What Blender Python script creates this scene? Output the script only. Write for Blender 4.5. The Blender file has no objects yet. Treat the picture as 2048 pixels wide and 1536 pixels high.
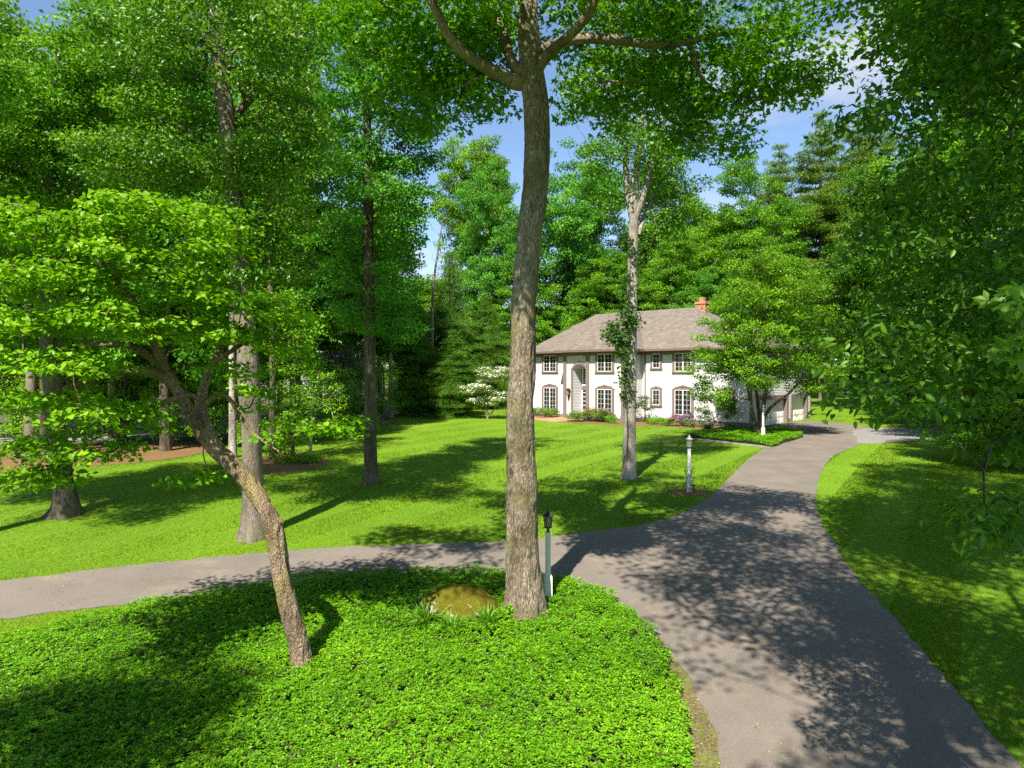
import bpy, math, random
import numpy as np
from mathutils import Vector, Matrix
from mathutils.geometry import delaunay_2d_cdt

# ------------------------------------------------------------------ camera, world, sun, exposure
SC = bpy.context.scene
COL = SC.collection
CAM_Z = 5.6
F = 1365.0                       # focal length in pixels of a 2048 px wide frame
PITCH = math.atan(23.0 / F)
cam_d = bpy.data.cameras.new('camera')
cam_d.sensor_width = 36.0
cam_d.lens = F / 2048.0 * 36.0
cam_d.clip_start = 0.05
cam_d.clip_end = 3000
cam = bpy.data.objects.new('camera', cam_d)
COL.objects.link(cam)
cam.location = (0, 0, CAM_Z)
cam.rotation_euler = (math.pi / 2 - PITCH, 0, 0)
SC.camera = cam

SUN_AZ, SUN_EL = math.radians(21), math.radians(53)
to_sun = Vector((-math.sin(SUN_AZ) * math.cos(SUN_EL), -math.cos(SUN_AZ) * math.cos(SUN_EL), math.sin(SUN_EL)))
W = bpy.data.worlds.new('World')
SC.world = W
W.use_nodes = True
nt = W.node_tree
bg = nt.nodes['Background']
sky = nt.nodes.new('ShaderNodeTexSky')
sky.sky_type = 'NISHITA'
sky.sun_disc = False
sky.sun_elevation = SUN_EL
sky.sun_rotation = math.pi + SUN_AZ
sky.air_density = 1.0
sky.dust_density = 0.1
sky.ozone_density = 3.2
tc = nt.nodes.new('ShaderNodeTexCoord')
mpw = nt.nodes.new('ShaderNodeMapping'); mpw.inputs['Scale'].default_value = (1.6, 1.6, 5.0); mpw.inputs['Location'].default_value = (.35, .2, .1)
cn = nt.nodes.new('ShaderNodeTexNoise'); cn.inputs['Scale'].default_value = 1.7; cn.inputs['Detail'].default_value = 7; cn.inputs['Roughness'].default_value = .58
cr = nt.nodes.new('ShaderNodeValToRGB'); cr.color_ramp.elements[0].position = .5; cr.color_ramp.elements[1].position = .78
cm = nt.nodes.new('ShaderNodeMix'); cm.data_type = 'RGBA'; cm.inputs[7].default_value = (4.3, 4.4, 4.6, 1)
nt.links.new(tc.outputs['Generated'], mpw.inputs['Vector']); nt.links.new(mpw.outputs[0], cn.inputs['Vector']); nt.links.new(cn.outputs[0], cr.inputs[0])
nt.links.new(cr.outputs[0], cm.inputs[0]); nt.links.new(sky.outputs[0], cm.inputs[6]); nt.links.new(cm.outputs[2], bg.inputs[0])
bg.inputs[1].default_value = 0.085
sd = bpy.data.lights.new('sun', 'SUN')
sd.energy = 5.0
sd.angle = math.radians(0.53)
sd.color = (1.0, 0.91, 0.78)
so = bpy.data.objects.new('sun', sd)
COL.objects.link(so)
so.rotation_euler = to_sun.to_track_quat('Z', 'Y').to_euler()
so.location = to_sun * 100

SC.view_settings.view_transform = 'Standard'
SC.view_settings.look = 'None'
SC.view_settings.exposure = 1.25
SC.view_settings.gamma = 1.0
SC.cycles.max_bounces = 8
SC.cycles.diffuse_bounces = 3
SC.cycles.glossy_bounces = 2
SC.cycles.transmission_bounces = 5
SC.cycles.transparent_max_bounces = 4
SC.cycles.sample_clamp_indirect = 6.0
SC.cycles.use_denoising = False

# ------------------------------------------------------------------ ground heights and pixel rays
_ty = np.array([-80, -20, 0, 6, 10, 15, 20, 25, 35, 50, 60, 85, 110, 160, 300, 900.0])
_tz = np.array([-.9, -.6, -.35, -.25, -.05, .40, .85, 1.2, 1.45, 1.62, 1.9, 2.9, 3.6, 4.6, 6.5, 12.0])
_dy = np.arange(-90, 900, .5)
_k = np.ones(13) / 13
_dz = np.interp(_dy, _ty, _tz)
_dz = np.convolve(np.pad(_dz, 6, mode='edge'), _k, mode='valid')
_dz = np.convolve(np.pad(_dz, 6, mode='edge'), _k, mode='valid')


def gz(x, y):
    y = np.asarray(y, float); x = np.asarray(x, float)
    z = np.interp(y, _dy, _dz)
    # the wood on the left lies a little lower beyond the lawn
    t = np.clip((-x - 8) / 14, 0, 1) * np.clip((y - 40) / 20, 0, 1)
    return z - .5 * t * t * (3 - 2 * t)


def ray(u, v):
    a = (u - 1024) / F; b = (768 - v) / F
    return np.array([a, math.cos(PITCH) + b * math.sin(PITCH), b * math.cos(PITCH) - math.sin(PITCH)])


def at(u, v, y):                 # the point of the view ray that lies at depth y
    d = ray(u, v)
    return np.array([0, 0, CAM_Z]) + d * (y / d[1])


def gp(u, v):                    # where the view ray meets the ground
    d = ray(u, v)
    lo, hi = 1.0, 400.0
    for _ in range(50):
        m = (lo + hi) / 2
        p = np.array([0, 0, CAM_Z]) + d * (m / d[1])
        if p[2] > gz(p[0], p[1]): lo = m
        else: hi = m
    return np.array([p[0], p[1], float(gz(p[0], p[1]))])


# ------------------------------------------------------------------ value noise
def _hash(ix, iy, iz):
    h = (ix * 374761393 + iy * 668265263 + iz * 2147483647 + 1013904223) & 0xffffffff
    h = ((h ^ (h >> 13)) * 1274126177) & 0xffffffff
    return ((h ^ (h >> 16)) & 0xffff) / 65535.0


def vnoise(p):
    p = np.asarray(p, float)
    i = np.floor(p).astype(np.int64); f = p - i; f = f * f * (3 - 2 * f)
    r = 0
    for dx in (0, 1):
        for dy in (0, 1):
            for dz in (0, 1):
                w = (f[..., 0] if dx else 1 - f[..., 0]) * (f[..., 1] if dy else 1 - f[..., 1]) * (f[..., 2] if dz else 1 - f[..., 2])
                r = r + w * _hash(i[..., 0] + dx, i[..., 1] + dy, i[..., 2] + dz)
    return r


def fbm(p, o=3):
    p = np.asarray(p, float); s = 0; a = .5; t = 0
    for k in range(o):
        s = s + a * vnoise(p * 2 ** k + 17.3 * k); t += a; a *= .5
    return s / t


# ------------------------------------------------------------------ materials
def mat(name):
    m = bpy.data.materials.new(name); m.use_nodes = True
    n = m.node_tree; b = n.nodes['Principled BSDF']
    return m, n, b


def nd(n, t, **kw):
    x = n.nodes.new(t)
    for k, v in kw.items():
        if k in x.inputs.keys(): x.inputs[k].default_value = v
        else: setattr(x, k, v)
    return x


def ramp(n, stops):
    r = n.nodes.new('ShaderNodeValToRGB')
    e = r.color_ramp.elements
    while len(e) < len(stops): e.new(.5)
    for el, (p, c) in zip(e, stops):
        el.position = p; el.color = (*c, 1)
    return r


def plain(name, col, rough=.6, spec=.4, var=.12, scale=6.0, bump=0.0, metal=0.0, bscale=40):
    m, n, b = mat(name)
    co = nd(n, 'ShaderNodeTexCoord')
    no = nd(n, 'ShaderNodeTexNoise', Scale=scale, Detail=6.0)
    n.links.new(co.outputs['Object'], no.inputs['Vector'])
    lo = tuple(c * (1 - var) for c in col); hi = tuple(min(1, c * (1 + var)) for c in col)
    r = ramp(n, [(.3, lo), (.7, hi)])
    n.links.new(no.outputs[0], r.inputs[0]); n.links.new(r.outputs[0], b.inputs['Base Color'])
    b.inputs['Roughness'].default_value = rough
    b.inputs['Specular IOR Level'].default_value = spec
    b.inputs['Metallic'].default_value = metal
    if bump:
        n2 = nd(n, 'ShaderNodeTexNoise', Scale=bscale, Detail=4.0)
        n.links.new(co.outputs['Object'], n2.inputs['Vector'])
        bu = nd(n, 'ShaderNodeBump', Strength=bump, Distance=.02)
        n.links.new(n2.outputs[0], bu.inputs['Height']); n.links.new(bu.outputs[0], b.inputs['Normal'])
    return m


def leafmat(name, dark, mid, light, trans, tfac=.38, rough=.45, spec=.35):
    m, n, b = mat(name)
    at_ = nd(n, 'ShaderNodeAttribute'); at_.attribute_name = 'tone'
    r = ramp(n, [(.1, dark), (.5, mid), (.92, light)])
    n.links.new(at_.outputs['Fac'], r.inputs[0])
    n.links.new(r.outputs[0], b.inputs['Base Color'])
    b.inputs['Roughness'].default_value = rough
    b.inputs['Specular IOR Level'].default_value = spec
    tr = nd(n, 'ShaderNodeBsdfTranslucent')
    mx = nd(n, 'ShaderNodeMix'); mx.data_type = 'RGBA'; mx.blend_type = 'MULTIPLY'
    mx.inputs[0].default_value = 1
    mx.inputs[6].default_value = (*trans, 1)
    n.links.new(r.outputs[0], mx.inputs[7])
    n.links.new(mx.outputs[2], tr.inputs['Color'])
    ms = nd(n, 'ShaderNodeMixShader'); ms.inputs[0].default_value = tfac
    n.links.new(b.outputs[0], ms.inputs[1]); n.links.new(tr.outputs[0], ms.inputs[2])
    n.links.new(ms.outputs[0], n.nodes['Material Output'].inputs['Surface'])
    return m


def barkmat(name, lo, hi, moss=None, sxy=9, sz=1.6, bump=.9):
    m, n, b = mat(name)
    co = nd(n, 'ShaderNodeTexCoord')
    mp = nd(n, 'ShaderNodeMapping'); mp.inputs['Scale'].default_value = (sxy, sxy, sz)
    n.links.new(co.outputs['Object'], mp.inputs['Vector'])
    no = nd(n, 'ShaderNodeTexNoise', Scale=1.6, Detail=8.0, Roughness=.65)
    n.links.new(mp.outputs[0], no.inputs['Vector'])
    vo = nd(n, 'ShaderNodeTexVoronoi', Scale=1.5); vo.feature = 'DISTANCE_TO_EDGE'
    n.links.new(mp.outputs[0], vo.inputs['Vector'])
    r = ramp(n, [(.28, lo), (.5, tuple((a + c) / 2 for a, c in zip(lo, hi))), (.68, hi)])
    n.links.new(no.outputs[0], r.inputs[0])
    last = r.outputs[0]
    rc = ramp(n, [(0, (.35, .33, .3)), (.12, (1, 1, 1))])
    n.links.new(vo.outputs[0], rc.inputs[0])
    mu = nd(n, 'ShaderNodeMix'); mu.data_type = 'RGBA'; mu.blend_type = 'MULTIPLY'; mu.inputs[0].default_value = .8
    n.links.new(last, mu.inputs[6]); n.links.new(rc.outputs[0], mu.inputs[7]); last = mu.outputs[2]
    if moss:
        n2 = nd(n, 'ShaderNodeTexNoise', Scale=1.3, Detail=5.0)
        n.links.new(co.outputs['Object'], n2.inputs['Vector'])
        rr = ramp(n, [(.47, (0, 0, 0)), (.62, (.75, .75, .75))])
        n.links.new(n2.outputs[0], rr.inputs[0])
        mx = nd(n, 'ShaderNodeMix'); mx.data_type = 'RGBA'
        n.links.new(rr.outputs[0], mx.inputs[0]); n.links.new(last, mx.inputs[6]); mx.inputs[7].default_value = (*moss, 1)
        last = mx.outputs[2]
    n5 = nd(n, 'ShaderNodeTexNoise', Scale=.9, Detail=4.0, Roughness=.6)
    mp5 = nd(n, 'ShaderNodeMapping'); mp5.inputs['Scale'].default_value = (2.6, 2.6, .8)
    n.links.new(co.outputs['Object'], mp5.inputs['Vector']); n.links.new(mp5.outputs[0], n5.inputs['Vector'])
    r5 = ramp(n, [(.32, (.5, .47, .43)), (.6, (1.12, 1.1, 1.08))]); n.links.new(n5.outputs[0], r5.inputs[0])
    m5 = nd(n, 'ShaderNodeMix'); m5.data_type = 'RGBA'; m5.blend_type = 'MULTIPLY'; m5.inputs[0].default_value = 1
    n.links.new(last, m5.inputs[6]); n.links.new(r5.outputs[0], m5.inputs[7]); last = m5.outputs[2]
    n.links.new(last, b.inputs['Base Color'])
    b.inputs['Roughness'].default_value = .9; b.inputs['Specular IOR Level'].default_value = .15
    ad = nd(n, 'ShaderNodeMath'); ad.operation = 'MULTIPLY_ADD'
    n.links.new(vo.outputs[0], ad.inputs[0]); ad.inputs[1].default_value = .8; n.links.new(no.outputs[0], ad.inputs[2])
    bu = nd(n, 'ShaderNodeBump', Strength=bump, Distance=.05)
    n.links.new(ad.outputs[0], bu.inputs['Height']); n.links.new(bu.outputs[0], b.inputs['Normal'])
    return m


M = {}
YG = (1.6, 1.5, .6)
M['maple'] = leafmat('maple_leaf', (.042, .15, .004), (.085, .25, .005), (.16, .36, .008), YG, tfac=.32, spec=.25)
M['maple_b'] = leafmat('maple_leaf_b', (.048, .15, .005), (.09, .25, .006), (.17, .36, .012), YG, tfac=.3, spec=.25)  # second set of maple greens, slightly paler
M['blue'] = leafmat('cool_leaf', (.038, .15, .009), (.07, .25, .014), (.14, .35, .022), (1.4, 1.5, .6), tfac=.3, spec=.25)
M['oak'] = leafmat('oak_leaf', (.045, .13, .005), (.09, .24, .007), (.18, .34, .024), YG, spec=.4, tfac=.3)
M['yellow'] = leafmat('yellow_green_leaf', (.065, .165, .004), (.115, .27, .005), (.19, .37, .010), YG, tfac=.3, spec=.25)
M['redbud'] = leafmat('redbud_leaf', (.085, .22, .004), (.145, .33, .006), (.23, .44, .016), YG, spec=.25, tfac=.36)
M['dark'] = leafmat('dark_leaf', (.032, .105, .005), (.06, .17, .007), (.11, .26, .010), YG, spec=.3)
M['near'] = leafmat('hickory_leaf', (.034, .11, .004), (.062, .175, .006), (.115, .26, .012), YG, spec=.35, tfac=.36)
M['near_sunlit'] = leafmat('sunlit_sprig_leaf', (.10, .24, .02), (.16, .33, .03), (.24, .42, .06), YG, spec=.6)  # paler greens carry the look of sun on the sprig
M['pine'] = leafmat('pine_needle', (.08, .16, .012), (.14, .25, .018), (.21, .33, .03), (1.3, 1.3, .6), tfac=.25, spec=.2)
M['hemlock'] = leafmat('hemlock_needle', (.045, .13, .010), (.08, .2, .014), (.14, .28, .022), (1.3, 1.4, .6), tfac=.25, spec=.2)
M['weeping'] = leafmat('weeping_leaf', (.09, .14, .06), (.15, .21, .10), (.22, .29, .15), (1.2, 1.3, .7), tfac=.3)
M['white_flower'] = leafmat('dogwood_flower', (.62, .64, .48), (.75, .76, .62), (.82, .82, .72), (1, 1, .9), tfac=.3)
M['pink_flower'] = leafmat('pink_flower', (.45, .08, .22), (.55, .12, .32), (.60, .25, .45), (1.1, .8, .9), tfac=.3)
M['purple_flower'] = leafmat('purple_flower', (.25, .06, .32), (.33, .12, .42), (.42, .2, .5), (1.1, .8, 1), tfac=.3)
M['red_flower'] = leafmat('red_flower', (.4, .03, .05), (.5, .07, .09), (.55, .15, .15), (1.1, .8, .9), tfac=.3)
M['pachy'] = leafmat('pachysandra_leaf', (.065, .19, .003), (.13, .34, .004), (.25, .48, .012), (1.5, 1.4, .5), tfac=.3, spec=.25)
M['grass'] = leafmat('grass_blade', (.075, .18, .004), (.12, .245, .007), (.18, .31, .018), (1.5, 1.4, .6), tfac=.35, spec=.15)
M['lily'] = leafmat('daylily_leaf', (.08, .21, .012), (.13, .30, .02), (.2, .40, .04), (1.4, 1.4, .6), tfac=.35)
M['shrub'] = leafmat('shrub_leaf', (.03, .085, .014), (.055, .13, .02), (.10, .19, .04), YG)
M['shrub_light'] = leafmat('light_shrub_leaf', (.09, .18, .02), (.14, .25, .03), (.2, .33, .06), YG)
M['bark'] = barkmat('maple_bark', (.085, .07, .052), (.47, .40, .32), (.16, .155, .07), sxy=16, sz=4.2, bump=1.0)
M['bark_grey'] = barkmat('grey_bark', (.13, .11, .09), (.38, .33, .285), (.19, .18, .12), sxy=20, sz=3.5)
M['bark_dark'] = barkmat('dark_bark', (.06, .05, .04), (.2, .165, .13), (.10, .11, .05), sxy=12)
M['bark_pale'] = barkmat('pale_bark', (.3, .26, .23), (.55, .5, .46), None, sxy=5, sz=5, bump=.4)
M['bark_bud'] = barkmat('flaky_bark', (.10, .07, .048), (.50, .385, .28), (.24, .21, .08), sxy=20, sz=9, bump=1.0)
M['pine_bark'] = barkmat('pine_bark', (.10, .075, .06), (.3, .23, .18), None, sxy=6, sz=2)

# lawn
m, n, b = mat('lawn'); M['lawn'] = m
co = nd(n, 'ShaderNodeTexCoord')
n1 = nd(n, 'ShaderNodeTexNoise', Scale=.35, Detail=5.0); n2 = nd(n, 'ShaderNodeTexNoise', Scale=22.0, Detail=5.0, Roughness=.7)
n.links.new(co.outputs['Object'], n1.inputs['Vector']); n.links.new(co.outputs['Object'], n2.inputs['Vector'])
ad = nd(n, 'ShaderNodeMath'); ad.operation = 'ADD'
n.links.new(n1.outputs[0], ad.inputs[0]); n.links.new(n2.outputs[0], ad.inputs[1])
hf = nd(n, 'ShaderNodeMath'); hf.operation = 'MULTIPLY'; hf.inputs[1].default_value = .5
n.links.new(ad.outputs[0], hf.inputs[0])
r = ramp(n, [(.3, (.065, .14, .004)), (.5, (.11, .21, .006)), (.72, (.17, .27, .014))])
n.links.new(hf.outputs[0], r.inputs[0]); n.links.new(r.outputs[0], b.inputs['Base Color'])
b.inputs['Roughness'].default_value = .8; b.inputs['Specular IOR Level'].default_value = .2
bu = nd(n, 'ShaderNodeBump', Strength=.7, Distance=.05); n.links.new(n2.outputs[0], bu.inputs['Height']); n.links.new(bu.outputs[0], b.inputs['Normal'])


def speckle(name, base, spots, lo=.55, hi=.75, big=.7, fine=60.0, bump=.4, rough=.9, patch=None):
    m, n, b = mat(name)
    co = nd(n, 'ShaderNodeTexCoord')
    n1 = nd(n, 'ShaderNodeTexNoise', Scale=big, Detail=5.0, Roughness=.6); n2 = nd(n, 'ShaderNodeTexNoise', Scale=fine, Detail=4.0, Roughness=.7)
    for x in (n1, n2): n.links.new(co.outputs['Object'], x.inputs['Vector'])
    r1 = ramp(n, [(.3, tuple(c * .82 for c in base)), (.7, tuple(c * 1.16 for c in base))])
    n.links.new(n1.outputs[0], r1.inputs[0])
    r2 = ramp(n, [(lo, (0, 0, 0)), (hi, (1, 1, 1))]); n.links.new(n2.outputs[0], r2.inputs[0])
    mx = nd(n, 'ShaderNodeMix'); mx.data_type = 'RGBA'
    n.links.new(r2.outputs[0], mx.inputs[0]); n.links.new(r1.outputs[0], mx.inputs[6]); mx.inputs[7].default_value = (*spots, 1)
    last = mx.outputs[2]
    if patch:
        n3 = nd(n, 'ShaderNodeTexNoise', Scale=patch[1], Detail=7.0, Roughness=.75); n.links.new(co.outputs['Object'], n3.inputs['Vector'])
        r3 = ramp(n, [(patch[2], (0, 0, 0)), (patch[3], (.7, .7, .7))]); n.links.new(n3.outputs[0], r3.inputs[0])
        m3 = nd(n, 'ShaderNodeMix'); m3.data_type = 'RGBA'
        n.links.new(r3.outputs[0], m3.inputs[0]); n.links.new(last, m3.inputs[6]); m3.inputs[7].default_value = (*patch[0], 1)
        last = m3.outputs[2]
    n.links.new(last, b.inputs['Base Color'])
    b.inputs['Roughness'].default_value = rough; b.inputs['Specular IOR Level'].default_value = .25
    bu = nd(n, 'ShaderNodeBump', Strength=bump, Distance=.01); n.links.new(n2.outputs[0], bu.inputs['Height']); n.links.new(bu.outputs[0], b.inputs['Normal'])
    return m


M['asphalt'] = speckle('asphalt', (.135, .118, .104), (.22, .192, .155), lo=.48, hi=.72, fine=42.0, patch=((.25, .21, .14), .8, .55, .74))
M['street'] = speckle('street_asphalt', (.22, .21, .21), (.3, .29, .28))
M['gravel'] = speckle('gravel', (.15, .145, .14), (.27, .26, .25), lo=.45, hi=.6, fine=25.0, bump=.8)
M['mulch'] = speckle('mulch', (.12, .07, .03), (.25, .15, .06), lo=.45, hi=.65, fine=30.0, bump=.9)
M['soil'] = speckle('soil', (.05, .055, .022), (.09, .07, .035), fine=30.0, bump=.9)
M['woodfloor'] = speckle('woodland_floor', (.055, .07, .02), (.14, .09, .04), lo=.5, hi=.7, big=.3, fine=14.0, bump=.9)
M['brick_walk'] = speckle('brick_walk', (.36, .20, .13), (.42, .27, .19), fine=12.0)
M['stone'] = speckle('pale_stone', (.22, .205, .18), (.3, .28, .25), fine=20.0)
M['siding'] = plain('cream_siding', (.60, .595, .60), .55, .3, .03, 3.0)
M['brown'] = plain('taupe_trim', (.19, .148, .138), .55, .3, .06, 4.0)
M['white'] = plain('white_paint', (.78, .77, .76), .45, .4, .03)
M['shingle'] = None
M['foundation'] = plain('grey_foundation', (.17, .16, .155), .9, .2, .2, 12.0, .4)
M['chimney'] = None
M['door_purple'] = plain('purple_door', (.16, .05, .12), .4, .4, .05)
M['black'] = plain('black_metal', (.02, .022, .022), .4, .5, .2)
M['silver'] = plain('weathered_metal', (.38, .40, .40), .45, .5, .15)
M['copper'] = plain('brown_gutter', (.17, .115, .095), .45, .4, .1)
M['post'] = plain('post_paint', (.62, .66, .58), .5, .35, .08, 3.0)
M['amber'] = plain('amber_glass', (.35, .18, .04), .2, .5)
m, n, b = mat('window_glass'); M['glass'] = m
b.inputs['Base Color'].default_value = (.015, .02, .02, 1); b.inputs['Roughness'].default_value = .06; b.inputs['Specular IOR Level'].default_value = .7
m, n, b = mat('lantern_glass'); M['lglass'] = m
b.inputs['Base Color'].default_value = (.75, .8, .72, 1); b.inputs['Roughness'].default_value = .15; b.inputs['Transmission Weight'].default_value = .8
b.inputs['IOR'].default_value = 1.1


def brickmat(name, c1, c2, mortar, sx, rough=.85, bw=.5, rh=.25, ms=.02, axis='XZ'):
    m, n, b = mat(name)
    co = nd(n, 'ShaderNodeTexCoord')
    mp = nd(n, 'ShaderNodeMapping')
    if axis == 'XZ': mp.inputs['Rotation'].default_value = (math.pi / 2, 0, 0)
    n.links.new(co.outputs['Object'], mp.inputs['Vector'])
    br = nd(n, 'ShaderNodeTexBrick', Scale=sx)
    br.inputs['Color1'].default_value = (*c1, 1); br.inputs['Color2'].default_value = (*c2, 1); br.inputs['Mortar'].default_value = (*mortar, 1)
    br.inputs['Mortar Size'].default_value = ms; br.inputs['Brick Width'].default_value = bw; br.inputs['Row Height'].default_value = rh
    n.links.new(mp.outputs[0], br.inputs['Vector'])
    no = nd(n, 'ShaderNodeTexNoise', Scale=2.0, Detail=6.0); n.links.new(co.outputs['Object'], no.inputs['Vector'])
    rr = ramp(n, [(.3, (.8, .8, .8)), (.7, (1.15, 1.13, 1.1))]); n.links.new(no.outputs[0], rr.inputs[0])
    mx = nd(n, 'ShaderNodeMix'); mx.data_type = 'RGBA'; mx.blend_type = 'MULTIPLY'; mx.inputs[0].default_value = 1
    n.links.new(br.outputs[0], mx.inputs[6]); n.links.new(rr.outputs[0], mx.inputs[7])
    n.links.new(mx.outputs[2], b.inputs['Base Color']); b.inputs['Roughness'].default_value = rough; b.inputs['Specular IOR Level'].default_value = .2
    bu = nd(n, 'ShaderNodeBump', Strength=.4, Distance=.02); n.links.new(br.outputs['Fac'], bu.inputs['Height']); bu.invert = True
    n.links.new(bu.outputs[0], b.inputs['Normal'])
    return m


M['shingle'] = brickmat('roof_shingle', (.19, .165, .14), (.145, .126, .108), (.09, .078, .067), 1.0, bw=.3, rh=.15, ms=.012, axis='XY')
M['chimney'] = brickmat('chimney_brick', (.5, .17, .08), (.42, .14, .07), (.4, .3, .25), 1.0, bw=.22, rh=.075, ms=.012)
M['lawn_edge'] = M['stone']
# mossy boulder
m, n, b = mat('mossy_rock'); M['rock'] = m
co = nd(n, 'ShaderNodeTexCoord'); ge = nd(n, 'ShaderNodeNewGeometry'); sp = nd(n, 'ShaderNodeSeparateXYZ'); n.links.new(ge.outputs['Normal'], sp.inputs[0])
n1 = nd(n, 'ShaderNodeTexNoise', Scale=4.5, Detail=7.0, Roughness=.7); n.links.new(co.outputs['Object'], n1.inputs['Vector'])
n2 = nd(n, 'ShaderNodeTexNoise', Scale=45.0, Detail=4.0); n.links.new(co.outputs['Object'], n2.inputs['Vector'])
rm = ramp(n, [(.3, (.05, .054, .006)), (.55, (.11, .102, .008)), (.8, (.17, .14, .018))]); n.links.new(n2.outputs[0], rm.inputs[0])
rs = ramp(n, [(.3, (.26, .235, .2)), (.7, (.5, .46, .4))]); n.links.new(n2.outputs[0], rs.inputs[0])
ma = nd(n, 'ShaderNodeMath'); ma.operation = 'MULTIPLY_ADD'; n.links.new(sp.outputs['Z'], ma.inputs[0]); ma.inputs[1].default_value = .28; n.links.new(n1.outputs[0], ma.inputs[2])
rk = ramp(n, [(.53, (0, 0, 0)), (.58, (1, 1, 1))]); n.links.new(ma.outputs[0], rk.inputs[0])
mx = nd(n, 'ShaderNodeMix'); mx.data_type = 'RGBA'; n.links.new(rk.outputs[0], mx.inputs[0]); n.links.new(rs.outputs[0], mx.inputs[6]); n.links.new(rm.outputs[0], mx.inputs[7])
n.links.new(mx.outputs[2], b.inputs['Base Color']); b.inputs['Roughness'].default_value = .95; b.inputs['Specular IOR Level'].default_value = .1
bu = nd(n, 'ShaderNodeBump', Strength=.8, Distance=.03); n.links.new(n2.outputs[0], bu.inputs['Height']); n.links.new(bu.outputs[0], b.inputs['Normal'])


# ------------------------------------------------------------------ mesh helpers
class G:
    """vertex and face store for one mesh"""
    def __init__(s): s.v = []; s.f = []; s.t = []; s.n = 0; s.tone = []

    def add(s, v, f, tone=None):
        v = np.asarray(v, float).reshape(-1, 3); f = np.asarray(f, np.int64)
        s.v.append(v); s.f.append(f + s.n); s.n += len(v)
        s.tone.append(np.full(len(f), .5) if tone is None else np.asarray(tone, float))
        return s

    def box(s, lo, hi):
        x0, y0, z0 = lo; x1, y1, z1 = hi
        v = [(x0, y0, z0), (x1, y0, z0), (x1, y1, z0), (x0, y1, z0), (x0, y0, z1), (x1, y0, z1), (x1, y1, z1), (x0, y1, z1)]
        return s.add(v, [(3, 2, 1, 0), (4, 5, 6, 7), (0, 1, 5, 4), (1, 2, 6, 5), (2, 3, 7, 6), (3, 0, 4, 7)])

    def poly_prism(s, pts, axis, a, bb):
        """pts: 2D outline; extruded along axis 'x'|'y'|'z' from a to bb"""
        def p3(p, h): return {'x': (h, p[0], p[1]), 'y': (p[0], h, p[1]), 'z': (p[0], p[1], h)}[axis]
        k = len(pts)
        s.ngons = getattr(s, 'ngons', [])
        base = s.n
        s.add([p3(p, a) for p in pts] + [p3(p, bb) for p in pts], [(i, (i + 1) % k, k + (i + 1) % k, k + i) for i in range(k)])
        s.ngons.append([base + i for i in range(k)][::-1]); s.ngons.append([base + k + i for i in range(k)])
        return s

    def mesh(s, name, material, smooth=False, tone=False):
        me = bpy.data.meshes.new(name)
        V = np.concatenate(s.v) if s.v else np.zeros((0, 3))
        q = [f for f in s.f if len(f)]
        loops = np.concatenate([f.ravel() for f in q]); cnt = np.concatenate([np.full(len(f), f.shape[1]) for f in q])
        tn = np.concatenate([t for f, t in zip(s.f, s.tone) if len(f)])
        for g in getattr(s, 'ngons', []):
            loops = np.concatenate([loops, g]); cnt = np.append(cnt, len(g)); tn = np.append(tn, .5)
        me.vertices.add(len(V)); me.vertices.foreach_set('co', V.astype(np.float32).ravel())
        me.loops.add(len(loops)); me.loops.foreach_set('vertex_index', loops.astype(np.int32))
        me.polygons.add(len(cnt)); st = np.concatenate([[0], np.cumsum(cnt)[:-1]])
        me.polygons.foreach_set('loop_start', st.astype(np.int32))
        me.polygons.foreach_set('loop_total', cnt.astype(np.int32))
        me.polygons.foreach_set('use_smooth', np.full(len(cnt), smooth))
        me.update(calc_edges=True)
        if getattr(s, 'ngons', None) : me.validate()
        if tone:
            a = me.attributes.new('tone', 'FLOAT', 'FACE'); a.data.foreach_set('value', np.clip(tn, 0, 1).astype(np.float32))
        if material: me.materials.append(material)
        return me

    def obj(s, name, material, parent=None, smooth=False, tone=False, loc=None):
        return link(name, s.mesh(name, material, smooth, tone), parent, loc)


def link(name, me, parent=None, loc=None):
    o = bpy.data.objects.new(name, me); COL.objects.link(o)
    if parent: o.parent = parent
    if loc is not None: o.location = loc
    return o


def thing(name, label, cat, loc=(0, 0, 0), rz=0, group=None):
    o = bpy.data.objects.new(name, None); COL.objects.link(o)
    o.location = loc; o.rotation_euler = (0, 0, rz); o.empty_display_size = .3
    return tag(o, label, cat, group)


def tag(o, label=None, cat=None, group=None, kind=None):
    if label: o['label'] = label
    if cat: o['category'] = cat
    if group: o['group'] = group
    if kind: o['kind'] = kind
    return o


def copy_tree(root, loc, rz, sc, label, group=None):
    r = root.copy(); COL.objects.link(r)
    r.location = loc; r.rotation_euler = (0, 0, rz); r.scale = sc
    r['label'] = label
    if group: r['group'] = group
    for ch in list(root.children):
        c = ch.copy(); COL.objects.link(c); c.parent = r
        for g in list(ch.children):
            d = g.copy(); COL.objects.link(d); d.parent = c
    return r


def catmull(P, per):
    P = np.asarray(P, float); Q = np.vstack([2 * P[0] - P[1], P, 2 * P[-1] - P[-2]]); out = []
    for i in range(1, len(Q) - 2):
        for t in np.arange(per) / per:
            a, b_, c, d = Q[i - 1], Q[i], Q[i + 1], Q[i + 2]
            out.append(.5 * (2 * b_ + (c - a) * t + (2 * a - 5 * b_ + 4 * c - d) * t * t + (3 * b_ - a - 3 * c + d) * t ** 3))
    out.append(P[-1]); return np.array(out)


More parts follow.
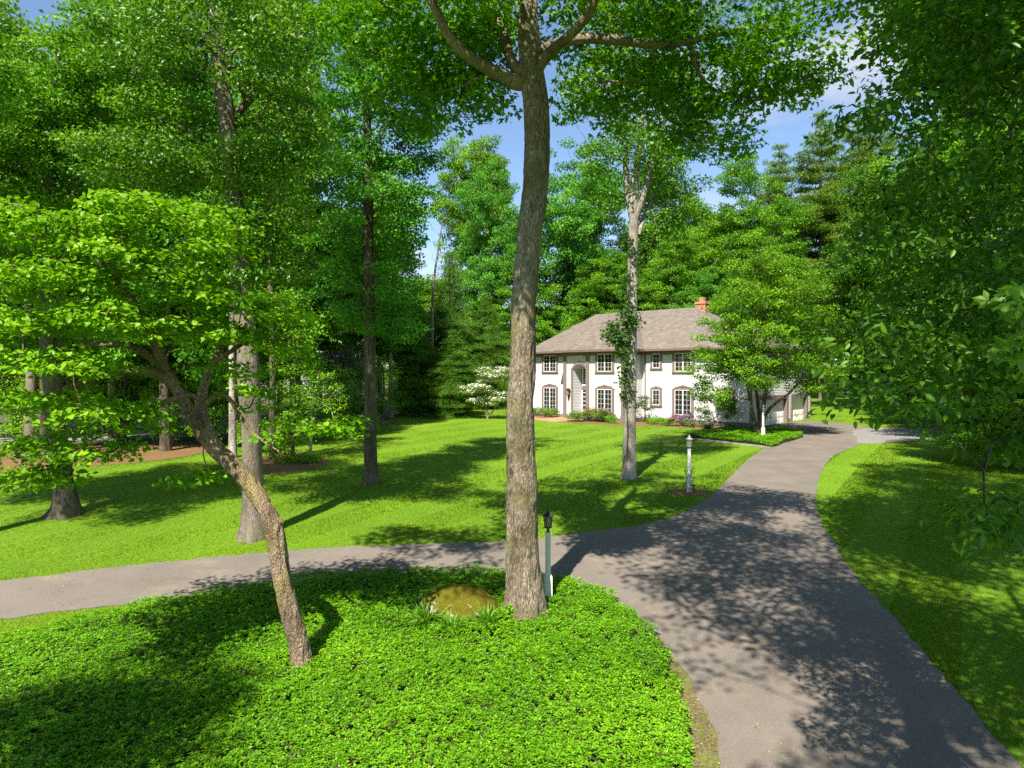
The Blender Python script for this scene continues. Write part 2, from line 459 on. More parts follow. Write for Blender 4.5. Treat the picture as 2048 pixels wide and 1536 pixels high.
def tube(g, P, R, ns=6, disp=None, flare=0., seed=0, cap=True):
    P = np.asarray(P, float); R = np.asarray(R, float); k = len(P)
    T = np.gradient(P, axis=0); T /= np.linalg.norm(T, axis=1)[:, None] + 1e-9
    ref = np.array([1., 0, 0]) if abs(T[0][0]) < .8 else np.array([0, 1., 0])
    Ns = []
    nrm = ref - T[0] * ref.dot(T[0]); nrm /= np.linalg.norm(nrm)
    for t in T:
        nrm = nrm - t * nrm.dot(t); nrm /= np.linalg.norm(nrm) + 1e-9; Ns.append(nrm.copy())
    Ns = np.array(Ns); Bs = np.cross(T, Ns)
    th = np.linspace(0, 2 * np.pi, ns, endpoint=False)
    rr = np.repeat(R[:, None], ns, 1)
    if flare:
        h = np.concatenate([[0], np.cumsum(np.linalg.norm(np.diff(P, axis=0), axis=1))])
        lob = 1 + .45 * np.cos(th * 4 + seed) + .25 * np.cos(th * 7 + seed * 2.1)
        rr = rr * (1 + flare * np.exp(-h / (R[0] * 1.1))[:, None] * lob[None, :])
    d = np.cos(th)[None, :, None] * Ns[:, None, :] + np.sin(th)[None, :, None] * Bs[:, None, :]
    V = P[:, None, :] + d * rr[:, :, None]
    if disp is not None: V = V + d * disp(V, rr)[:, :, None]
    i = np.arange(k - 1)[:, None] * ns; j = np.arange(ns)[None, :]; j2 = (j + 1) % ns
    f = np.stack([i + j, i + j2, i + ns + j2, i + ns + j], -1).reshape(-1, 4)
    g.add(V.reshape(-1, 3), f)
    if cap:
        c0 = g.n
        top = V[-1]; g.add(np.vstack([top, P[-1][None] + T[-1] * R[-1] * .5]), [(a, (a + 1) % ns, ns) for a in range(ns)])
    return g


def bark_disp(amp, fx=7., fz=1.8, seed=0.):
    def fn(V, rr):
        p = V * np.array([fx, fx, fz]) + seed
        r = 1 - np.abs(2 * fbm(p, 3) - 1) * 2
        lump = fbm(V * np.array([1.6, 1.6, .8]) + seed * 3, 2) - .5
        return amp * (r - .5) + rr * .35 * lump
    return fn


def leaf_arrays(P, N, D, size, wid, shape, rng, tone):
    """P points, N normals, D in-plane directions (unit), size lengths"""
    S = np.cross(N, D)
    m = len(P)
    L = size[:, None]
    if shape == 'kite':
        fold = .16
        A = P; Bv = P + D * L * .42 + S * L * wid * .5 + N * L * fold * .6
        C = P + D * L; E = P + D * L * .42 - S * L * wid * .5 + N * L * fold * .6
        V = np.stack([A, Bv, C, E], 1).reshape(-1, 3)
        f = np.arange(m * 4).reshape(m, 4)
        return V, f, tone
    if shape == 'oval':          # two folded quads, rounded outline
        dr = -N * L * .12
        A = P; T_ = P + D * L + dr
        r1 = P + D * L * .28 + S * L * wid * .46 + N * L * .07; r2 = P + D * L * .66 + S * L * wid * .42 + N * L * .05 + dr * .4
        l1 = P + D * L * .28 - S * L * wid * .46 + N * L * .07; l2 = P + D * L * .66 - S * L * wid * .42 + N * L * .05 + dr * .4
        V = np.stack([A, r1, r2, T_, l2, l1], 1).reshape(-1, 3)
        o = np.arange(m)[:, None] * 6
        f = np.concatenate([o + [0, 1, 2, 3], o + [0, 3, 4, 5]])
        return V, f, np.concatenate([tone, tone])
    if shape == 'heart':
        dr = -N * L * .15
        A = P; T_ = P + D * L + dr
        r1 = P - D * L * .08 + S * L * wid * .3; r2 = P + D * L * .3 + S * L * wid * .52 + N * L * .08; r3 = P + D * L * .68 + S * L * wid * .3 + dr * .4
        l1 = P - D * L * .08 - S * L * wid * .3; l2 = P + D * L * .3 - S * L * wid * .52 + N * L * .08; l3 = P + D * L * .68 - S * L * wid * .3 + dr * .4
        V = np.stack([A, r1, r2, r3, T_, l3, l2, l1], 1).reshape(-1, 3)
        o = np.arange(m)[:, None] * 8
        f = np.concatenate([o + [0, 1, 2, 3], o + [0, 3, 4, 4][:3] + [0] if False else o + [0, 3, 4, 5], o + [0, 5, 6, 7]])
        return V, f, np.concatenate([tone] * 3)
    if shape == 'maple':         # three pointed lobes
        Vs, fs, ts = [], [], []
        for k, (a, l, w) in enumerate(((0, 1., .5), (.95, .78, .42), (-.95, .78, .42))):
            d = D * math.cos(a) + S * math.sin(a); s = -D * math.sin(a) + S * math.cos(a)
            V = np.stack([P, P + d * L * l * .5 + s * L * w * .5 + N * L * .05, P + d * L * l - N * L * .1, P + d * L * l * .5 - s * L * w * .5 + N * L * .05], 1).reshape(-1, 3)
            Vs.append(V); fs.append(np.arange(m * 4).reshape(m, 4) + k * m * 4); ts.append(tone)
        return np.concatenate(Vs), np.concatenate(fs), np.concatenate(ts)
    if shape == 'strip':         # grass like: one narrow quad that tapers
        A = P - S * L * wid * .5; Bv = P + S * L * wid * .5
        C = P + D * L + S * L * wid * .08; E = P + D * L - S * L * wid * .08
        V = np.stack([A, Bv, C, E], 1).reshape(-1, 3)
        return V, np.arange(m * 4).reshape(m, 4), tone


def unit(a): return a / (np.linalg.norm(a, axis=-1, keepdims=True) + 1e-9)


def leaves(g, C, R, per, size, rng, flat=.6, up=.8, out=.4, rnd=.6, axis=None, shape='kite', wid=.6, droop=0., outdir=.4, hang=0., tvar=.2, cvar=.16):
    C = np.asarray(C, float); nC = len(C)
    R = np.broadcast_to(np.asarray(R, float), (nC,))
    per = np.broadcast_to(np.asarray(per * np.ones(nC)), (nC,)).astype(int)
    idx = np.repeat(np.arange(nC), per); m = len(idx)
    v = unit(rng.normal(size=(m, 3))); r = rng.random(m) ** .42
    off = v * r[:, None] * R[idx][:, None] * np.array([1, 1, flat])
    if droop: off[:, 2] -= droop * R[idx] * (v[:, 0] ** 2 + v[:, 1] ** 2) * r * r
    P = C[idx] + off
    if axis is None: axis = C.mean(0)
    o = unit((P - axis) * np.array([1, 1, .5])) * .5 + unit(off) * .5
    N = unit(np.array([0, 0, up]) + o * out + rng.normal(size=(m, 3)) * rnd)
    D = rng.normal(size=(m, 3)) + unit(off) * outdir * 2 + np.array([0, 0, -hang])
    D = unit(D - N * (D * N).sum(1)[:, None])
    ct = rng.normal(size=nC) * cvar
    tone = .5 + ct[idx] + rng.normal(size=m) * tvar
    V, f, t = leaf_arrays(P, N, D, size * (.7 + .6 * rng.random(m)), wid, shape, rng, tone)
    g.add(V, f, t)
    return g


def blob_centers(rng, blobs, sep):
    """blobs: (center, (rx,ry,rz), n)"""
    out = []
    for c, rad, n_ in blobs:
        c = np.asarray(c, float); rad = np.asarray(rad, float); got = 0; tries = 0
        while got < n_ and tries < n_ * 30:
            tries += 1
            v = unit(rng.normal(size=3)); r = rng.random() ** .4
            p = c + v * r * rad
            s = sep * (.5 if tries > n_ * 12 else 1)
            if out and np.min(np.linalg.norm(np.array(out) - p, axis=1)) < s: continue
            out.append(p); got += 1
    return np.array(out)


def skeleton(g, trunk, trad, targets, rng, start=.35, step=.55, rtip=.012, expo=.46, lift=.5, rmax=.55, jit=.05, ns_big=8, down=.9):
    """branches from a trunk polyline to every target"""
    trunk = np.asarray(trunk, float)
    dd = np.concatenate([[0], np.cumsum(np.linalg.norm(np.diff(trunk, axis=0), axis=1))])
    tt = np.arange(dd[-1] * start, dd[-1], .35)
    pos = [np.array([np.interp(t, dd, trunk[:, k]) for k in range(3)]) for t in tt]
    trr = [np.interp(t, dd, trad) for t in tt]
    nT = len(pos); par = [-1] * nT
    tarr = np.asarray(targets)
    d0 = np.array([np.min(np.linalg.norm(np.array(pos) - t, axis=1)) for t in tarr])
    w = [0.] * nT
    cap = 40000
    A = np.zeros((cap, 3)); A[:nT] = np.array(pos); nA = nT
    own = list(trr)
    for ti in np.argsort(d0):
        t = tarr[ti]
        df = t - A[:nA]; dist = np.linalg.norm(df, axis=1)
        hd = np.hypot(df[:, 0], df[:, 1])
        cost = dist + down * np.maximum(0, lift * hd - df[:, 2])
        cost[nT:] *= .93
        b = int(np.argmin(cost)); p0 = A[b]; L = dist[b]
        ns_ = max(2, int(L / step) + 1); prev = b
        sag = (rng.random() * .10 + .02) * L
        side = rng.normal(size=3) * jit * L
        for s in range(1, ns_ + 1):
            q = s / ns_
            p = p0 + (t - p0) * q + np.array([0, 0, sag]) * math.sin(math.pi * q) + side * math.sin(math.pi * q) + rng.normal(size=3) * .02 * (q < 1)
            A[nA] = p; par.append(prev); w.append(1. if s == ns_ else 0.); prev = nA; nA += 1
    w = np.array(w)
    for i in range(nA - 1, nT - 1, -1):
        if par[i] >= 0: w[par[i]] += w[i]
    kids = {}
    for i in range(nT, nA): kids.setdefault(par[i], []).append(i)
    rad = rtip * np.maximum(w, 1) ** expo
    # chains
    stack = []
    for i in range(nT):
        for k in kids.get(i, []): stack.append((i, k))
    while stack:
        a, k = stack.pop()
        base_r = min(rad[k] * 1.1, (own[a] * rmax) if a < nT else rad[a])
        chain = [A[a]]; rr = [base_r]; cur = k
        while True:
            chain.append(A[cur]); rr.append(min(rad[cur], rr[-1]))
            ks = kids.get(cur, [])
            if not ks: break
            ks = sorted(ks, key=lambda q: -w[q])
            for o in ks[1:]: stack.append((cur, o))
            cur = ks[0]
        rr = np.array(rr); rr[-1] *= .5
        tube(g, np.array(chain), rr, ns=ns_big if rr[0] > .06 else (5 if rr[0] > .025 else 3), cap=False)
    return g


def trunk_path(P, R, per=6):
    return catmull(P, per), np.interp(np.linspace(0, len(P) - 1, (len(P) - 1) * per + 1), np.arange(len(P)), R)


def make_tree(name, label, cat, base, P, R, targets, leafm, barkm, rng, cl_r=.7, per=90, size=.13, shape='kite', wid=.65, flat=.6,
              start=.35, lift=.5, flare=.5, hi=False, group=None, rtip=.012, expo=.46, up=.8, out=.4, rnd=.6, droop=0., hang=0., rmax=.55, limbs=None, step=.55):
    """P, R: world trunk points and radii; targets: world leaf-clump centres. Returns the Empty at the base."""
    base = np.asarray(base, float)
    root = thing(name, label, cat, tuple(base), 0, group)
    g = G()
    TP, TR = trunk_path(np.asarray(P) - base, R, 14 if hi else 6)
    if hi:
        # resample finely
        dd = np.concatenate([[0], np.cumsum(np.linalg.norm(np.diff(TP, axis=0), axis=1))])
        q = np.arange(0, dd[-1], .035)
        TPf = np.stack([np.interp(q, dd, TP[:, k]) for k in range(3)], 1); TRf = np.interp(q, dd, TR)
        tube(g, TPf, TRf, ns=72, disp=bark_disp(.042, 9, 1.9, base[0]), flare=flare, seed=base[0])
    else:
        dd = np.concatenate([[0], np.cumsum(np.linalg.norm(np.diff(TP, axis=0), axis=1))])
        q = np.arange(0, dd[-1], .12)
        TPf = np.stack([np.interp(q, dd, TP[:, k]) for k in range(3)], 1); TRf = np.interp(q, dd, TR)
        tube(g, TPf, TRf, ns=20, disp=bark_disp(.012, 9, 1.2, base[0]), flare=flare, seed=base[0])
    T = np.asarray(targets) - base
    TPs, TRs = TP, TR
    for lp, lr in (limbs or []):
        LP, LR = trunk_path(np.asarray(lp) - base, lr, 8)
        dl = np.concatenate([[0], np.cumsum(np.linalg.norm(np.diff(LP, axis=0), axis=1))])
        ql = np.arange(0, dl[-1], .06 if hi else .15)
        tube(g, np.stack([np.interp(ql, dl, LP[:, k]) for k in range(3)], 1), np.interp(ql, dl, LR), ns=24 if hi else 10, disp=bark_disp(.01, 9, 9, base[1]))
    if limbs:
        # twigs leave the nearest of trunk and limbs
        paths = [(TP, TR)] + [trunk_path(np.asarray(lp) - base, lr, 8) for lp, lr in limbs]
        which = np.array([int(np.argmin([np.min(np.linalg.norm((t - p)[max(0, int(len(p) * (.45 if i == 0 else .15))):], axis=1)) + (.5 if i == 0 else 0) for i, (p, _) in enumerate(paths)])) for t in T])
        for i, (p, r_) in enumerate(paths):
            if (which == i).any():
                skeleton(g, p, r_, T[which == i], rng, start=start if i == 0 else .12, lift=lift if i == 0 else .2, rtip=rtip, expo=expo, rmax=rmax, step=step)
    else:
        skeleton(g, TPs, TRs, T, rng, start=start, lift=lift, rtip=rtip, expo=expo, rmax=rmax, step=step)
    g.obj('trunk', barkm, root, smooth=True)
    c = G()
    leaves(c, T, cl_r, per, size, rng, flat=flat, up=up, out=out, rnd=rnd, axis=T.mean(0), shape=shape, wid=wid, droop=droop, hang=hang)
    c.obj('crown', leafm, root, tone=True)
    return root


# ------------------------------------------------------------------ polygons on the ground
def smooth_poly(px, per=6, world=False, jit=0., seed=1):
    P = [np.asarray(p, float) if world else gp(*p)[:2] for p in px]
    Q = np.vstack(P); k = len(Q); out = []
    for i in range(k):
        a, b_, c, d = Q[i - 1], Q[i], Q[(i + 1) % k], Q[(i + 2) % k]
        for t in np.arange(per) / per:
            out.append(.5 * (2 * b_ + (c - a) * t + (2 * a - 5 * b_ + 4 * c - d) * t * t + (3 * b_ - a - 3 * c + d) * t ** 3))
    out = np.array(out)
    if jit:
        n3 = np.column_stack([out * 3.1, np.full(len(out), seed)])
        out = out + (np.column_stack([vnoise(n3), vnoise(n3 + 31.7)]) - .5 + .6 * (np.column_stack([vnoise(n3 * 3.7), vnoise(n3 * 3.7 + 11.7)]) - .5)) * jit
    return out


def inside(poly, X, Y):
    r = np.zeros(len(X), bool); k = len(poly); j = k - 1
    for i in range(k):
        xi, yi = poly[i]; xj, yj = poly[j]
        if yi != yj:
            c = ((yi > Y) != (yj > Y)) & (X < (xj - xi) * (Y - yi) / (yj - yi) + xi)
            r ^= c
        j = i
    return r


def sheet(name, poly, material, dz, grid=.7, skirt=.12):
    lo = poly.min(0); hi = poly.max(0)
    xs = np.arange(lo[0], hi[0], grid); ys = np.arange(lo[1], hi[1], grid)
    X, Y = np.meshgrid(xs, ys); X = X.ravel(); Y = Y.ravel()
    k = inside(poly, X, Y)
    pts = [Vector(p) for p in poly] + [Vector((a, b_)) for a, b_ in zip(X[k], Y[k])]
    r = delaunay_2d_cdt(pts, [], [list(range(len(poly)))], 1, 1e-4)
    V = np.array([(p.x, p.y) for p in r[0]])
    z = gz(V[:, 0], V[:, 1]) + dz
    tri = np.array([f for f in r[2] if len(f) == 3])
    v3 = np.column_stack([V, z])
    a = v3[tri]; nz = np.cross(a[:, 1] - a[:, 0], a[:, 2] - a[:, 0])[:, 2]
    tri[nz < 0] = tri[nz < 0][:, ::-1]
    g = G(); g.add(v3, tri)
    # a small skirt so that the sheet has an edge
    P3 = np.column_stack([poly, gz(poly[:, 0], poly[:, 1]) + dz]); Q3 = P3 - np.array([0, 0, skirt]); n_ = len(poly)
    g.add(np.vstack([P3, Q3]), [(i, (i + 1) % n_, n_ + (i + 1) % n_, n_ + i) for i in range(n_)])
    o = g.obj(name, material)
    o['kind'] = 'structure'
    return o


# ground
ys = np.concatenate([np.arange(-80, 0, 8), np.arange(0, 100, 1.0), 100 * 1.12 ** np.arange(0, 20)])
xs = np.concatenate([-(60 * 1.15 ** np.arange(18, 0, -1)), np.arange(-60, 60.1, 2.0), 60 * 1.15 ** np.arange(1, 19)])
X, Y = np.meshgrid(xs, ys); nx = len(xs); ny = len(ys)
g = G()
i = np.arange(ny - 1)[:, None] * nx; j = np.arange(nx - 1)[None, :]
g.add(np.column_stack([X.ravel(), Y.ravel(), gz(X.ravel(), Y.ravel())]), np.stack([i + j, i + j + 1, i + nx + j + 1, i + nx + j], -1).reshape(-1, 4))
tag(g.obj('ground', M['lawn'], smooth=True), kind='structure')

DRIVE = smooth_poly([(-500, 1215), (0, 1163), (200, 1139), (400, 1118), (640, 1098), (850, 1089), (1010, 1084), (1100, 1075), (1200, 1062), (1290, 1049), (1370, 1024),
                     (1430, 985), (1480, 935), (1530, 897), (1580, 884), (1606, 873), (1590, 862), (1530, 860), (1505, 857), (1520, 851), (1570, 847), (1620, 843), (1680, 846), (1735, 856), (1725, 872),
                     (1730, 885), (1670, 911), (1643, 945), (1633, 990), (1641, 1040), (1676, 1100), (1722, 1165), (1800, 1250), (1900, 1370), (2040, 1530), (2300, 1800), (1500, 1900),
                     (1440, 1536), (1430, 1470), (1385, 1370), (1325, 1290), (1265, 1230), (1210, 1192), (1140, 1168), (1000, 1148), (800, 1150), (600, 1166), (420, 1190), (270, 1208), (130, 1222), (0, 1240), (-500, 1310)], 14, jit=.12)
sheet('driveway', DRIVE, M['asphalt'], .022)
GRAVEL = smooth_poly([(1715, 860), (1800, 857), (1880, 860), (1925, 868), (1870, 877), (1790, 884), (1722, 886)], 6, jit=.5)
sheet('gravel_path', GRAVEL, M['gravel'], .034)
STREET = smooth_poly([(-40, 38.5), (-24, 41.5), (-16, 48), (-9, 63), (4, 80), (6, 84), (0, 84), (-13, 68), (-19, 53), (-26, 46), (-40, 43)], 6, world=True)
sheet('street', STREET, M['street'], .03)
BED_L = smooth_poly([(-300, 960), (0, 946), (120, 935), (250, 928), (380, 912), (440, 897), (400, 884), (200, 890), (0, 905), (-300, 915)], 6, jit=.3)
BED_L2 = smooth_poly([(525, 948), (575, 946), (630, 936), (660, 922), (620, 905), (560, 905), (520, 920)], 6, jit=.2)
sheet('mulch_bed_path', BED_L, M['mulch'], .02)
sheet('mulch_bed_path', BED_L2, M['mulch'], .02)
HX, HY, HT = 16.9, 48.3, -math.radians(43.8)
eX = np.array([math.cos(HT), math.sin(HT)]); eY = np.array([-math.sin(HT), math.cos(HT)])


def hw(X_, Y_): return np.array([HX, HY]) + X_ * eX + Y_ * eY      # house coordinates to the world


BED_H = smooth_poly([hw(1.0, .1), hw(.6, -2.2), hw(-3, -2.6), hw(-6, -3.0), hw(-9, -4.6), hw(-12, -5.3), hw(-13.6, -5.0), hw(-14.2, -2.0), hw(-8, .3)], 5, world=True, jit=.25)
sheet('mulch_bed_path', BED_H, M['mulch'], .03)
BED_H2 = smooth_poly([hw(-15.6, -2.2), hw(-15.5, -4.2), hw(-18, -4.2), hw(-22, -2.6), hw(-24, 1.0), hw(-21, 2), hw(-19, -.8)], 5, world=True, jit=.25)
sheet('mulch_bed_path', BED_H2, M['mulch'], .03)
WALK = smooth_poly([hw(-12.7, -2.6), hw(-12.9, -4.0), hw(-13.4, -5.6), hw(-15.2, -5.6), hw(-18.5, -5.2), hw(-18.5, -4.2), hw(-15.6, -4.2), hw(-15.2, -2.6)], 3, world=True)
sheet('brick_path', WALK, M['brick_walk'], .05)
PACHY = smooth_poly([(-420, 1340), (0, 1285), (150, 1252), (290, 1222), (430, 1196), (600, 1170), (800, 1154), (1000, 1152), (1140, 1172), (1200, 1194), (1255, 1234), (1312, 1294), (1345, 1370),
                     (1372, 1470), (1385, 1560), (1400, 1900), (-700, 1900)], 9, jit=.38)
sheet('groundcover_soil_path', PACHY, M['soil'], .02)
STRIP = smooth_poly([(1265, 1240), (1332, 1292), (1396, 1372), (1442, 1470), (1452, 1540), (1490, 1800), (1400, 1800), (1378, 1540), (1352, 1440), (1325, 1350), (1290, 1285)], 5, jit=.2)
sheet('bare_soil_path', STRIP, speckle('bare_soil', (.10, .085, .04), (.26, .2, .10), lo=.48, hi=.7, fine=24.0, bump=.8, patch=((.12, .17, .012), 2.2, .5, .62)), .012)
ISLAND = smooth_poly([(1365, 872), (1420, 865), (1480, 860), (1560, 861), (1600, 869), (1602, 876), (1570, 886), (1545, 895), (1500, 889), (1430, 882)], 5, jit=.1)
sheet('planting_island_path', ISLAND, M['soil'], .026)
RING = smooth_poly([gp(1378, 985)[:2] + np.array([math.cos(a) * .75, math.sin(a) * .6]) for a in np.arange(0, 6.2, .6)], 4, world=True, jit=.15)
sheet('mulch_ring_path', RING, M['mulch'], .03)
WOOD1 = smooth_poly([(-75, 35), (-34, 36), (-22, 37), (-16, 38), (-13.5, 42), (-11, 52), (-9, 62), (-10, 78), (-40, 90), (-80, 80)], 4, world=True, jit=.6)
WOOD2 = smooth_poly([(60, 18), (27, 20), (31, 36), (36, 52), (46, 88), (70, 92), (90, 60), (70, 30)], 4, world=True, jit=.6)
WOOD3 = smooth_poly([(-4, 72), (10, 72), (26, 78), (42, 90), (80, 98), (80, 130), (-60, 130), (-45, 92), (-16, 86)], 4, world=True, jit=.6)
sheet('woodland_floor', WOOD1, M['woodfloor'], .012, grid=1.5)
sheet('woodland_floor', WOOD2, M['woodfloor'], .012, grid=1.5)
sheet('woodland_floor', WOOD3, M['woodfloor'], .012, grid=1.5)
FOOT = [hw(.2, -.2), hw(-9, -.2), hw(-9, -2.5), hw(-15.2, -2.5), hw(-15.2, -1.3), hw(-20, -1.3), hw(-20, 11.3), hw(.2, 11.3)]

# ------------------------------------------------------------------ the house
house = thing('house', 'white clapboard house with taupe trim, hipped shingle roof and arched entry', 'house', (HX, HY, 0), HT)
ZF, ZE = 2.02, 7.28


def siding_run(g, axis, c, a, b_, z0, z1, outward, lap=.125, dep=.022):
    """lap boards on a wall. axis 'x': wall runs along x at y=c; 'y': along y at x=c. outward: sign of the outer normal"""
    nrow = int(math.ceil((z1 - z0) / lap))
    for k in range(nrow):
        za = z0 + k * lap; zb = min(z1, za + lap)
        o0 = c + outward * dep; o1 = c + outward * .004
        if axis == 'x':
            v = [(a, o0, za), (b_, o0, za), (b_, o1, zb), (a, o1, zb), (a, c, za), (b_, c, za)]
        else:
            v = [(o0, a, za), (o0, b_, za), (o1, b_, zb), (o1, a, zb), (c, a, za), (c, b_, za)]
        g.add(v, [(0, 1, 2, 3), (4, 5, 1, 0)])
    return g


def arc_pts(x0, x1, zs, rise, k=14):
    return [(x0 + (x1 - x0) * t, zs + rise * (1 - (2 * t - 1) ** 2)) for t in np.linspace(0, 1, k)]


XB0, XB1, YB = -15.1, -9.0, -2.4          # projecting block
XL, YL = -19.83, -1.2                     # left wing
EN0, EN1, ENZ, ENR = -14.10, -12.74, 5.85, .42   # entry opening
g = G()
siding_run(g, 'x', 0, -8.98, 0, ZF, ZE, -1)
siding_run(g, 'x', YL, XL, XB0, ZF, ZE, -1)
siding_run(g, 'x', YB, XB0, EN0, ZF, ZE, -1)
siding_run(g, 'x', YB, EN1, XB1, ZF, ZE, -1)
siding_run(g, 'x', YB, EN0, EN1, ENZ + ENR + .02, ZE, -1)
siding_run(g, 'y', XB1, YB, 0, ZF, ZE, 1)
siding_run(g, 'y', XB0, YB, YL, ZF, ZE, -1)
siding_run(g, 'y', XL, YL, 11.15, ZF, ZE, -1)
siding_run(g, 'x', 11.15, XL, 0, ZF, ZE, 1)
# garage wall: pieces round the two doors
GD = [(1.35, 6.25), (7.35, 10.25)]
DZ0, DZ1 = 1.64, 3.62
siding_run(g, 'y', 0, 0, 11.15, DZ1, ZE, 1)
for a, b_ in ((0, 1.35), (6.25, 7.35), (10.25, 11.15)): siding_run(g, 'y', 0, a, b_, ZF, DZ1, 1)
# filler above the arch
ap = arc_pts(EN0, EN1, ENZ, ENR)
g.ngons = getattr(g, 'ngons', [])
base = g.n
g.add([(x, YB - .004, z) for x, z in ap] + [(x, YB - .004, ENZ + ENR + .03) for x, z in ap], [(q, q + 1, len(ap) + q + 1, len(ap) + q) for q in range(len(ap) - 1)])
# recess: jambs, back wall, ceiling, floor
RD = 1.15
siding_run(g, 'y', EN0, YB, YB + RD, ZF, ENZ + ENR, 1)
siding_run(g, 'y', EN1, YB, YB + RD, ZF, ENZ + ENR, -1)
g.add([(x, YB, z) for x, z in ap] + [(x, YB + RD, z) for x, z in ap], [(q, q + 1, len(ap) + q + 1, len(ap) + q) for q in range(len(ap) - 1)])
siding_run(g, 'x', YB + RD, EN0, EN1, ZF, ENZ + ENR + .1, -1)
wall = g.obj('wall', M['siding'], house)
# foundation
for a, b_ in (((-8.98, -.004), (-.02, .25)), ((XL + .02, YL - .004), (XB0, YL + .25)), ((XB0 + .02, YB - .004), (XB1 - .02, YB + .25)), ((XL + .004, YL + .26), (XL + .25, 11.1)), ((XB1 - .25, YB + .26), (XB1 + .004, -.01)),
              ((-.25, .26), (.004, 1.06)), ((-.25, 6.54), (.004, 7.06)), ((-.25, 10.54), (.004, 11.15))):
    g = G(); g.box((a[0], a[1], 1.2), (b_[0], b_[1], ZF)); g.obj('foundation', M['foundation'], house)


# roof
def hip(g, x0, x1, y0, y1, rx0, rx1, ry, ze, zr, th=.16):
    v = [(x0, y0, ze), (x1, y0, ze), (x1, y1, ze), (x0, y1, ze), (rx0, ry, zr), (rx1, ry, zr), (x0, y0, ze - th), (x1, y0, ze - th), (x1, y1, ze - th), (x0, y1, ze - th)]
    g.add(v, [(0, 1, 5, 4), (2, 3, 4, 5), (1, 0, 6, 7), (2, 1, 7, 8), (3, 2, 8, 9), (0, 3, 9, 6), (6, 9, 8, 7)])
    g.add(v, [(1, 2, 5), (3, 0, 4)])


g = G()
hip(g, XL - .5, .55, -.55, 11.7, -17.26, -7.3, 5.0, 7.44, 11.03)
hip(g, XL - .504, -12.0, YL - .5, 11.69, -17.27, -12.0, 5.0, 7.437, 11.04, .158)
# block hip: ridge runs back into the main roof
bx0, bx1, by = XB0 - .55, XB1 + .55, YB - .55
mx_ = (bx0 + bx1) / 2; hz = 7.443 + (mx_ - bx0) * .83
v = [(bx0, by, 7.443), (bx1, by, 7.443), (bx1, 3.4, 7.443), (bx0, 3.4, 7.443), (mx_, by + 3.4, hz), (mx_, 4.6, hz), (bx0, by, 7.285), (bx1, by, 7.285), (bx1, 3.4, 7.285), (bx0, 3.4, 7.285)]
g.add(v, [(1, 2, 5, 4), (3, 0, 4, 5), (1, 0, 6, 7), (2, 1, 7, 8), (0, 3, 9, 6), (6, 9, 8, 7)])
g.add(v, [(0, 1, 4), (2, 3, 5)])
roof = g.obj('roof', M['shingle'], house)
# chimney
g = G()
g.box((-7.25, 5.25, 9.5), (-6.35, 6.0, 11.3)); g.box((-7.31, 5.19, 11.3), (-6.29, 6.06, 11.42)); g.box((-7.27, 5.23, 11.42), (-6.33, 6.02, 11.5))
g.box((-6.98, 5.45, 11.5), (-6.62, 5.8, 11.85))
g.obj('chimney', M['chimney'], roof)
# fascia and gutters
g = G()
zf0, zf1 = 7.27, 7.43
g.box((bx1 + .02, -.68, zf0), (.66, -.555, zf1)); g.box((bx0, by - .12, zf0 - .02), (bx1, by - .005, zf1 - .01)); g.box((XL - .62, YL - .62, zf0 - .01), (bx0 - .02, YL - .508, zf1 - .02))
g.box((.555, -.55, zf0), (.66, 11.7, zf1)); g.box((bx1 + .004, by, zf0 - .02), (bx1 + .11, -.7, zf1 - .01))
g.obj('gutter', M['copper'], house)
# frieze under the eaves
g = G()
g.box((-8.9, -.06, 6.98), (0.05, -.026, 7.27)); g.box((XL, YL - .06, 6.98), (XB0 - .03, YL - .026, 7.27)); g.box((XB0 - .03, YB - .06, 6.98), (XB1 + .03, YB - .026, 7.27))
g.box((.026, -.02, 6.98), (.06, 11.2, 7.27)); g.box((XB1 + .026, YB, 6.98), (XB1 + .06, -.07, 7.27))
g.obj('frieze', M['brown'], house)
# pilasters and corner boards
for x in (XB0 + .15, -12.58, XB1 - .16):
    g = G(); g.box((x - .15, YB - .12, 1.95), (x + .15, YB - .03, 6.7)); g.box((x - .19, YB - .15, 1.75), (x + .19, YB - .028, 2.2))
    g.poly_prism([(x - .15, 6.7), (x + .15, 6.7), (x + .26, 7.26), (x - .26, 7.26)], 'y', YB - .15, YB - .064)
    g.obj('pilaster', M['brown'], house)
for a in ((-.06, -.05, .05, .09), (-.045, 11.06, .055, 11.2)):
    g = G(); g.box((a[0], a[1], 1.7), (a[2], a[3], 6.98)); g.obj('corner_board', M['brown'], house)
# entry arch trim
g = G()
o_ = arc_pts(EN0 - .02, EN1 + .02, ENZ, ENR, 16); u_ = arc_pts(EN0 - .2, EN1 + .2, ENZ + .04, ENR + .18, 16)
k = len(o_)
for y in (YB - .09,):
    g.add([(x, y, z) for x, z in o_] + [(x, y, z) for x, z in u_] + [(x, y + .085, z) for x, z in o_] + [(x, y + .085, z) for x, z in u_],
          [(q, q + 1, k + q + 1, k + q) for q in range(k - 1)] + [(2 * k + q, q, q + 1, 2 * k + q + 1)[::-1] for q in range(k - 1)] + [(k + q, k + q + 1, 3 * k + q + 1, 3 * k + q) for q in range(k - 1)])
g.box((EN0 - .2, YB - .09, 1.95), (EN0 - .02, YB - .005, ENZ + .05)); g.box((EN1 + .02, YB - .085, 1.95), (EN1 + .1, YB - .005, ENZ + .05))
g.obj('entry_arch', M['brown'], house)
